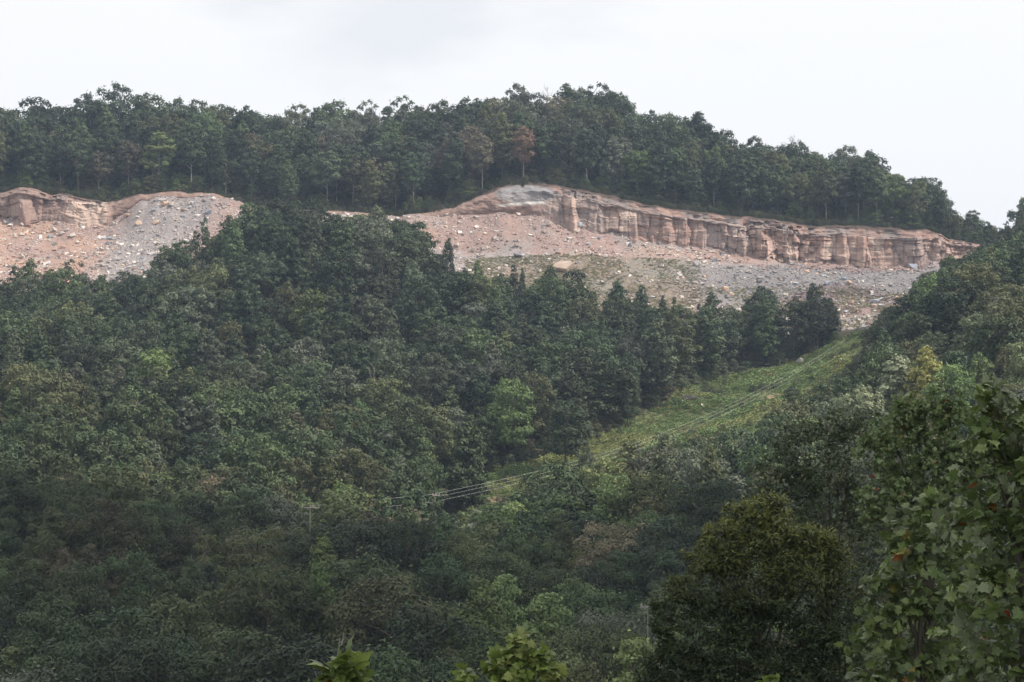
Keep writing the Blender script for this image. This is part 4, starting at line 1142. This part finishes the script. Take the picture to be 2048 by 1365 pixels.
def utility_pole(px, top, Y, label, arm=2.4, yaw=0.0, one_sided=False, ins=3, th=1.0):
    x, _, zt = P(px, top, Y); z0 = gz(x, Y) - .5
    root = link(bpy.data.objects.new('utility_pole', None)); root.location = (x, Y, z0); root.rotation_euler = (0, 0, yaw)
    tag(root, label, 'utility pole')
    v, f = tube([(0, 0, 0), (0, 0, (zt - z0) * .5), (0, 0, zt - z0)], [.19 * th, .16 * th, .12 * th], 10)
    link(bpy.data.objects.new('post', mesh_np('post', v, f, M_WOOD, True)), root)
    a = (-arm, .15) if one_sided else (-arm / 2, arm / 2)
    bm = bmesh.new()
    bmesh.ops.create_cube(bm, size=1, matrix=Matrix.Translation(((a[0] + a[1]) / 2, -.18, zt - z0 - .35)) @ Matrix.Diagonal((a[1] - a[0], .12, .14, 1)))
    bmesh.ops.bevel(bm, geom=list(bm.edges), offset=.015, segments=1, affect='EDGES')
    me = bpy.data.meshes.new('crossarm'); bm.to_mesh(me); bm.free(); me.materials.append(M_WOOD)
    link(bpy.data.objects.new('crossarm', me), root)
    for i in range(ins):
        xx = a[0] + .1 + (a[1] - a[0] - .2) * (i / max(ins - 1, 1))
        v, f = tube([(xx, -.18, zt - z0 - .28), (xx, -.18, zt - z0 - .2), (xx, -.18, zt - z0 - .12), (xx, -.18, zt - z0 - .05)], [.04, .07, .05, .02], 8)
        link(bpy.data.objects.new('insulator', mesh_np('insulator', v, f, M_PORC, True)), root)
    return x, Y, zt
utility_pole(620, 1010, 232, 'wooden utility pole with crossarm half hidden in the trees of the left slope', yaw=.5, th=.6)
utility_pole(870, 986, 262, 'wooden utility pole at the lower left end of the clearing', arm=1.5, yaw=.9, th=.5)
utility_pole(1295, 1206, 150, 'slim pale pole with a one-sided arm rising from the valley floor bushes', arm=.6, one_sided=True, ins=1, th=.3)
utility_pole(1724, 655, 386, 'utility pole at the top of the clearing below the spoil', yaw=.5)

def wire(path, off, label, rad=.010):
    pts_ = []
    px = np.array([p[0] for p in path], float); py = np.array([p[1] for p in path], float); Y = np.array([p[2] for p in path], float)
    t = np.linspace(0, 1, len(px)); tt = np.linspace(0, 1, 60)
    co = np.array([P(a, b, c) for a, b, c in zip(px, py, Y)])
    # a smooth sagging curve through the measured points
    cf = [np.polyfit(t, co[:, k], min(3, len(px) - 1)) for k in range(3)]
    q = np.stack([np.polyval(c, tt) for c in cf], 1) + np.array(off)
    v, f = tube(q, np.full(60, rad), 5)
    tag(link(bpy.data.objects.new('power_line_wire', mesh_np('wire', v, f, M_WIRE, True))), label, 'power line')
WP = [(1722, 660, 386), (1620, 722, 362), (1510, 784, 338), (1400, 838, 318), (1290, 880, 300), (1180, 913, 286), (1080, 940, 276), (970, 968, 268), (870, 988, 262)]
wire(WP, (0, 0, 0), 'upper power line wire running down the clearing')
wire(WP, (.4, -.2, -.4), 'middle power line wire running just under the topmost wire over the clearing')
wire(WP, (.8, -.4, -.9), 'lowest power line wire running down the clearing')
WQ = [(868, 989, 262), (740, 1001, 248), (620, 1012, 232)]
wire(WQ, (0, 0, 0), 'upper power line wire between the two lower poles on the left slope', .011)
wire(WQ, (.3, -.2, -1.0), 'lower power line wire between the two lower poles on the left slope', .011)

# ------------------------------------------------------------------ the trees close by, leaf by leaf
def lobed_leaf():
    """palmate five-lobed leaf, base at the origin, length 1 along +x"""
    half = [(0.0, 0.02), (-.10, .20), (-.06, .40), (.14, .36), (.20, .62), (.40, .40), (.58, .46), (.66, .22), (1.0, 0.0)]
    up = half[1:-1]
    out = [(0.02, 0.0)] + up + [half[-1]] + [(a, -b) for a, b in reversed(up)]
    pts_ = [(.34, 0.0)] + out
    v = np.array([(a, b, 0.0) for a, b in pts_])
    v[:, 2] = .10 * np.abs(v[:, 1]) * 1.2 - .22 * v[:, 0] ** 2 - .25 * v[:, 1] ** 2
    n = len(out)
    f = [(0, 1 + i, 1 + (i + 1) % n) for i in range(n)]
    return v, np.array(f)
def lance_leaf():
    v = np.array([(0, 0, 0), (.35, .20, .05), (.7, .15, .0), (1, 0, -.12), (.7, -.15, .0), (.35, -.20, .05), (.5, 0, -.02)], float)
    f = np.array([(6, 0, 1), (6, 1, 2), (6, 2, 3), (6, 3, 4), (6, 4, 5), (6, 5, 0)])
    return v, f
def blunt_leaf():
    v = np.array([(0, 0, 0), (.2, .16, .03), (.42, .12, .0), (.55, .30, .02), (.8, .24, -.04), (1, 0, -.12), (.8, -.24, -.04), (.55, -.30, .02), (.42, -.12, 0), (.2, -.16, .03), (.5, 0, -.03)], float)
    f = np.array([(10, i, (i + 1) % 10) for i in range(10)])
    return v, f
LEAF = {'lobed': lobed_leaf(), 'lance': lance_leaf(), 'blunt': blunt_leaf()}

def place_leaves(kind, base, axis, nrm, length, r):
    lv, lf = LEAF[kind]
    n = len(base); k = len(lv)
    a = axis / (np.linalg.norm(axis, axis=1, keepdims=True) + 1e-9)
    nn = nrm - (nrm * a).sum(1, keepdims=True) * a; nn /= np.linalg.norm(nn, axis=1, keepdims=True) + 1e-9
    b = np.cross(nn, a)
    curl = r.uniform(.3, 2.2, n)[:, None]
    wdt = r.uniform(.8, 1.1, n)[:, None]
    L3 = length[:, None, None]
    V = base[:, None] + L3 * (lv[None, :, 0, None] * a[:, None] + (lv[None, :, 1] * wdt)[..., None] * b[:, None] + (lv[None, :, 2] * curl)[..., None] * nn[:, None])
    Fc = (np.arange(n)[:, None, None] * k + lf[None]).reshape(-1, 3)
    return V.reshape(-1, 3), Fc, k

def near_tree(name, label, bpx, Y, lobes, kind, leaf, dens, pal, seed, droop=.3, twig_n=7, stem='up', tipcol=None, red=.0, trunk_r=.12, upb=.5, inner=.35, sub=False):
    r = np.random.default_rng(seed)
    bx_ = P(bpx, 1000, Y)[0]; gz0 = gz(bx_, Y)
    root = link(bpy.data.objects.new(name, None)); root.location = (bx_, Y, gz0)
    tag(root, label, 'tree')
    o0 = np.array((bx_, Y, gz0))
    C, Rr = [], []
    for lb in lobes:
        dY = lb[3] if len(lb) > 3 else 0
        C.append(np.array(P(lb[0], lb[1], Y + dY)) - o0); Rr.append(lb[2] * (Y + dY) / F)
    C = np.array(C); Rr = np.array(Rr)
    top = C[:, 2].max()
    # trunk and main limbs
    hi = C[np.argsort(-C[:, 2])[:3]].mean(0); hi = hi * np.array((.8, .8, 1)); hi[2] -= Rr.mean() * 1.2
    t = np.linspace(0, 1, 8)
    tp = np.stack([hi[0] * t ** 1.3, hi[1] * t ** 1.3, -.3 + t * (hi[2] + .3)], 1); tp[1:-1, :2] += r.normal(size=(6, 2)) * .05
    v, f = tube(tp, trunk_r * (1 - .85 * t), 8)
    link(bpy.data.objects.new('trunk', mesh_np(name + '_trunk', v, f, M_BARK, True)), root)
    br = []
    for c, q in zip(C, Rr):
        zt = max(.5, c[2] - np.hypot(c[0], c[1]) * .9 - q); tt = min(zt / max(hi[2], .1), .9)
        b = np.array([np.interp(tt, t, tp[:, k]) for k in range(3)])
        br.append(limb(b, c, trunk_r * .3, trunk_r * .08, n=6, k=5, wob=.1))
    bases, axes, nrms, lens, cols = [], [], [], [], []
    SC, SR = [], []
    for c, q in zip(C, Rr):
        if not sub: SC.append(c); SR.append(q); continue
        SC.append(c); SR.append(q * .7)
        for i in range(9):
            d = r.normal(size=3); d[2] += .3; d[1] -= .5; d /= np.linalg.norm(d)
            SC.append(c + d * q * r.uniform(.55, .9) * (1, 1, .85)); SR.append(q * r.uniform(.22, .42))
    for c, q in zip(SC, SR):
        nt_ = int(dens * (q / leaf) ** 2 / twig_n) + 3
        for i in range(nt_):
            d = r.normal(size=3); d[2] += upb; d[1] -= .25; d /= np.linalg.norm(d)
            p0 = c + d * q * r.uniform(.1, .5); dd = d + np.array((0, 0, .55 if stem == 'up' else -.2)) + r.normal(size=3) * .3
            dd /= np.linalg.norm(dd)
            e = p0 + dd * q * r.uniform(.3, .75)
            ctr = c + (e - c) * min(1.0, 1.12 * q / (np.linalg.norm(e - c) + 1e-6)); e = ctr
            if i % 2 == 0: br.append(tube([p0, (p0 + e) / 2 + r.normal(size=3) * .02 * q, e], [max(trunk_r * .06, .003), .004, .002], 3))
            m = twig_n
            tt = np.linspace(inner, 1.0, m) + r.uniform(-.05, .05, m)
            pos = p0 + (e - p0) * tt[:, None]
            side = np.cross(dd, (0, 0, 1.0)); side /= np.linalg.norm(side) + 1e-6
            sg = np.where(np.arange(m) % 2 == 0, 1, -1)[:, None]
            ax = dd * .5 + side * sg * .9 + r.normal(size=(m, 3)) * .45 + np.array((0, 0, -droop))
            ax[-1] = dd + r.normal(size=3) * .2
            pet = ax / (np.linalg.norm(ax, axis=1, keepdims=True)) * leaf * r.uniform(.1, .5, m)[:, None]
            bases.append(pos + pet); axes.append(ax)
            nrms.append(np.array((0, 0, 1.0)) * .6 + d * .8 + r.normal(size=(m, 3)) * .5)
            lens.append(leaf * r.uniform(.55, 1.15, m))
            pc = np.array(pal[int(r.integers(len(pal)))]) * r.uniform(.75, 1.3, m)[:, None]
            if tipcol is not None:
                hgt = np.clip((pos[:, 2] - (C[:, 2].min())) / (top + q - C[:, 2].min()), 0, 1)
                k_ = (sstep(.55, .95, hgt) * (tt > .6) * r.uniform(.3, 1, m))[:, None]
                pc = pc * (1 - k_) + np.array(tipcol) * k_
            if red > 0:
                k_ = (r.uniform(size=m) < red)[:, None]
                pc = np.where(k_, np.array(((.30, .05, .02), (.32, .12, .03), (.25, .2, .04))[int(r.integers(3))]), pc)
            cols.append(pc)
    bases, axes, nrms, lens, cols = map(np.concatenate, (bases, axes, nrms, lens, cols))
    V, Fc, k = place_leaves(kind, bases, axes, nrms, lens, r)
    link(bpy.data.objects.new('crown', mesh_np(name + '_crown', V, Fc, M_LEAF, False, {'leafcol': np.repeat(cols, k, axis=0)})), root)
    v, f = join(br)
    link(bpy.data.objects.new('branches', mesh_np(name + '_branches', v, f, M_BARK, True)), root)
    print(name, len(bases), 'leaves')

SYC = [(.13, .18, .055), (.10, .145, .045), (.17, .22, .075), (.16, .19, .10)]
SYD = [(.05, .085, .028), (.04, .07, .022), (.07, .10, .035)]
near_tree('sycamore_tree', 'tall sycamore with big lobed leaves reaching highest at the far right edge', 2010, 17,
          [(1995, 790, 38), (1975, 850, 55), (2035, 870, 75), (1990, 950, 90), (2080, 980, 120), (1960, 1070, 95), (2060, 1120, 130), (1990, 1220, 120), (2090, 1290, 130), (2000, 1370, 120), (2130, 820, 80), (2160, 1100, 150), (2040, 1500, 160), (1960, 1500, 120), (2080, 1650, 150)],
          'lobed', .108, 11.0, SYC, 401, red=.007, trunk_r=.10)
near_tree('sycamore_tree', 'bushy sycamore with large pale-green leaves left of the tallest one', 1850, 20,
          [(1830, 1040, 40), (1880, 1030, 50), (1800, 1100, 60), (1870, 1130, 85), (1760, 1190, 62), (1830, 1240, 90), (1925, 1210, 85), (1760, 1300, 70), (1850, 1350, 100), (1740, 1390, 60), (1930, 1350, 90), (1830, 1500, 130), (1900, 1630, 140)],
          'lobed', .105, 11.0, SYC, 402, red=.008, trunk_r=.10)
near_tree('oak_tree', 'dark glossy oak crown behind the small-leaved tree', 1640, 44,
          [(1545, 945, 58), (1600, 890, 60), (1665, 868, 60), (1720, 880, 62), (1530, 1000, 40), (1590, 990, 80), (1660, 990, 85), (1730, 1000, 70), (1700, 1080, 80), (1620, 1080, 90), (1650, 1250, 150), (1650, 1450, 180), (1780, 1180, 110)],
          'blunt', .115, 11.0, [(.075, .105, .042), (.09, .12, .058), (.06, .085, .034), (.14, .155, .09)], 403, trunk_r=.13, sub=True)
near_tree('maple_tree', 'lighter green maple crown with scattered red leaves between oak and tall sycamore', 1840, 38,
          [(1790, 850, 52), (1850, 825, 55), (1900, 840, 60), (1760, 910, 60), (1830, 910, 80), (1910, 920, 80), (1790, 980, 75), (1870, 1000, 90), (1950, 980, 90), (1745, 1020, 50), (1820, 1090, 100), (1930, 1120, 130), (1870, 1300, 160), (1960, 1450, 170), (2040, 900, 90), (2120, 960, 120)],
          'lobed', .095, 10.0, [(.16, .22, .08), (.13, .185, .065), (.21, .26, .12)], 404, red=.01, trunk_r=.13, sub=True)
near_tree('small_leaved_tree', 'big dark small-leaved tree with yellowish upright shoots at its top', 1530, 29,
          [(1500, 1040, 62), (1450, 1085, 65), (1550, 1060, 70), (1610, 1085, 60), (1660, 1110, 55), (1420, 1150, 72), (1500, 1150, 95), (1590, 1160, 100), (1670, 1190, 80), (1370, 1200, 60), (1440, 1240, 95), (1540, 1260, 120), (1640, 1290, 105), (1330, 1250, 50), (1340, 1330, 75), (1420, 1350, 95),
           (1300, 1375, 60), (1530, 1390, 120), (1640, 1400, 110), (1700, 1330, 50), (1480, 1520, 150), (1620, 1540, 150), (1350, 1480, 100)],
          'lance', .074, 25, [(.040, .064, .022), (.030, .050, .018), (.07, .09, .034)], 405, droop=.5, twig_n=12, tipcol=(.27, .28, .07), trunk_r=.1, sub=True)
near_tree('sycamore_sapling', 'bright green sycamore sapling top rising at the bottom edge near the middle', 1050, 24,
          [(1042, 1282, 14), (1035, 1305, 26), (1005, 1322, 28), (1075, 1325, 32), (1035, 1350, 50), (1100, 1355, 32), (990, 1352, 26), (1040, 1440, 90), (1040, 1580, 100)],
          'lobed', .115, 22, [(.20, .27, .06), (.16, .22, .05), (.26, .30, .09)], 406, trunk_r=.05)
near_tree('sycamore_sapling', 'narrow green sapling tip just left of the bright sycamore sapling', 930, 24,
          [(930, 1350, 17), (925, 1400, 35), (935, 1480, 50)],
          'lobed', .11, 20, [(.20, .26, .06), (.15, .21, .05)], 407, trunk_r=.03)
near_tree('sycamore_sapling', 'single shoot of very large green leaves at the bottom edge left of centre', 688, 11,
          [(688, 1335, 14), (680, 1360, 30), (700, 1375, 28), (690, 1440, 60), (690, 1560, 80)],
          'lobed', .115, 9.0, [(.14, .19, .05), (.19, .24, .06)], 408, trunk_r=.02, red=.05)
near_tree('sycamore_sapling', 'tiny bright leafy tip at the bottom edge before the small-leaved tree', 1530, 20,
          [(1530, 1366, 16), (1525, 1400, 30), (1530, 1460, 45)],
          'lobed', .11, 9.0, [(.20, .26, .06), (.15, .21, .05)], 409, trunk_r=.02)

# ------------------------------------------------------------------ cloud sheet out of view, added to shade the near valley, and haze
def shade_cloud():
    r = np.random.default_rng(5)
    bm = bmesh.new()
    bmesh.ops.create_grid(bm, x_segments=90, y_segments=60, size=1)
    bmesh.ops.solidify(bm, geom=list(bm.faces), thickness=0.02)
    for v in bm.verts:
        x, y = v.co.x, v.co.y
        q = float(fbm(x * 3, y * 3, 0, 501, 4)); e = max(0.0, 1 - (x * x + y * y) ** 1.5)
        up = v.co.z > -.01
        X = x * 190; Y_ = y * 175
        v.co = (X, Y_, (30 * q * e if up else -18 * q * e) )
    me = bpy.data.meshes.new('shade_cloud'); bm.to_mesh(me); bm.free()
    me.polygons.foreach_set('use_smooth', [True] * len(me.polygons))
    def b(t, Lk):
        d = N(t, 'ShaderNodeBsdfDiffuse'); d.inputs['Color'].default_value = (.9, .9, .92, 1)
        tr = N(t, 'ShaderNodeBsdfTranslucent'); tr.inputs['Color'].default_value = (.9, .9, .92, 1)
        mx = N(t, 'ShaderNodeMixShader'); mx.inputs['Fac'].default_value = .5
        Lk(d.outputs[0], mx.inputs[1]); Lk(tr.outputs[0], mx.inputs[2]); return mx.outputs[0]
    me.materials.append(mat('shade_cloud', b))
    o = tag(link(bpy.data.objects.new('shade_cloud', me)), kind='structure')
    return o
CL = shade_cloud()
# stands so that its shadow, thrown along the sun's line, covers the ground out to about Y = 210
kz = (420 + 15) / SUN_FROM.z
CL.location = (-150 + SUN_FROM.x * kz, 60 + SUN_FROM.y * kz, 420)

bm = bmesh.new()
bmesh.ops.create_cube(bm, size=1, matrix=Matrix.Translation((0, 1350, 60)) @ Matrix.Diagonal((7000, 3500, 260, 1)))
me = bpy.data.meshes.new('haze'); bm.to_mesh(me); bm.free()
hz = bpy.data.materials.new('haze'); hz.use_nodes = True
t = hz.node_tree; t.nodes.clear()
out = N(t, 'ShaderNodeOutputMaterial'); pv = N(t, 'ShaderNodeVolumePrincipled')
pv.inputs['Color'].default_value = (.62, .76, 1.0, 1); pv.inputs['Density'].default_value = 0.00026; pv.inputs['Anisotropy'].default_value = 0.2
t.links.new(pv.outputs['Volume'], out.inputs['Volume'])
me.materials.append(hz)
tag(link(bpy.data.objects.new('haze', me)), kind='stuff')
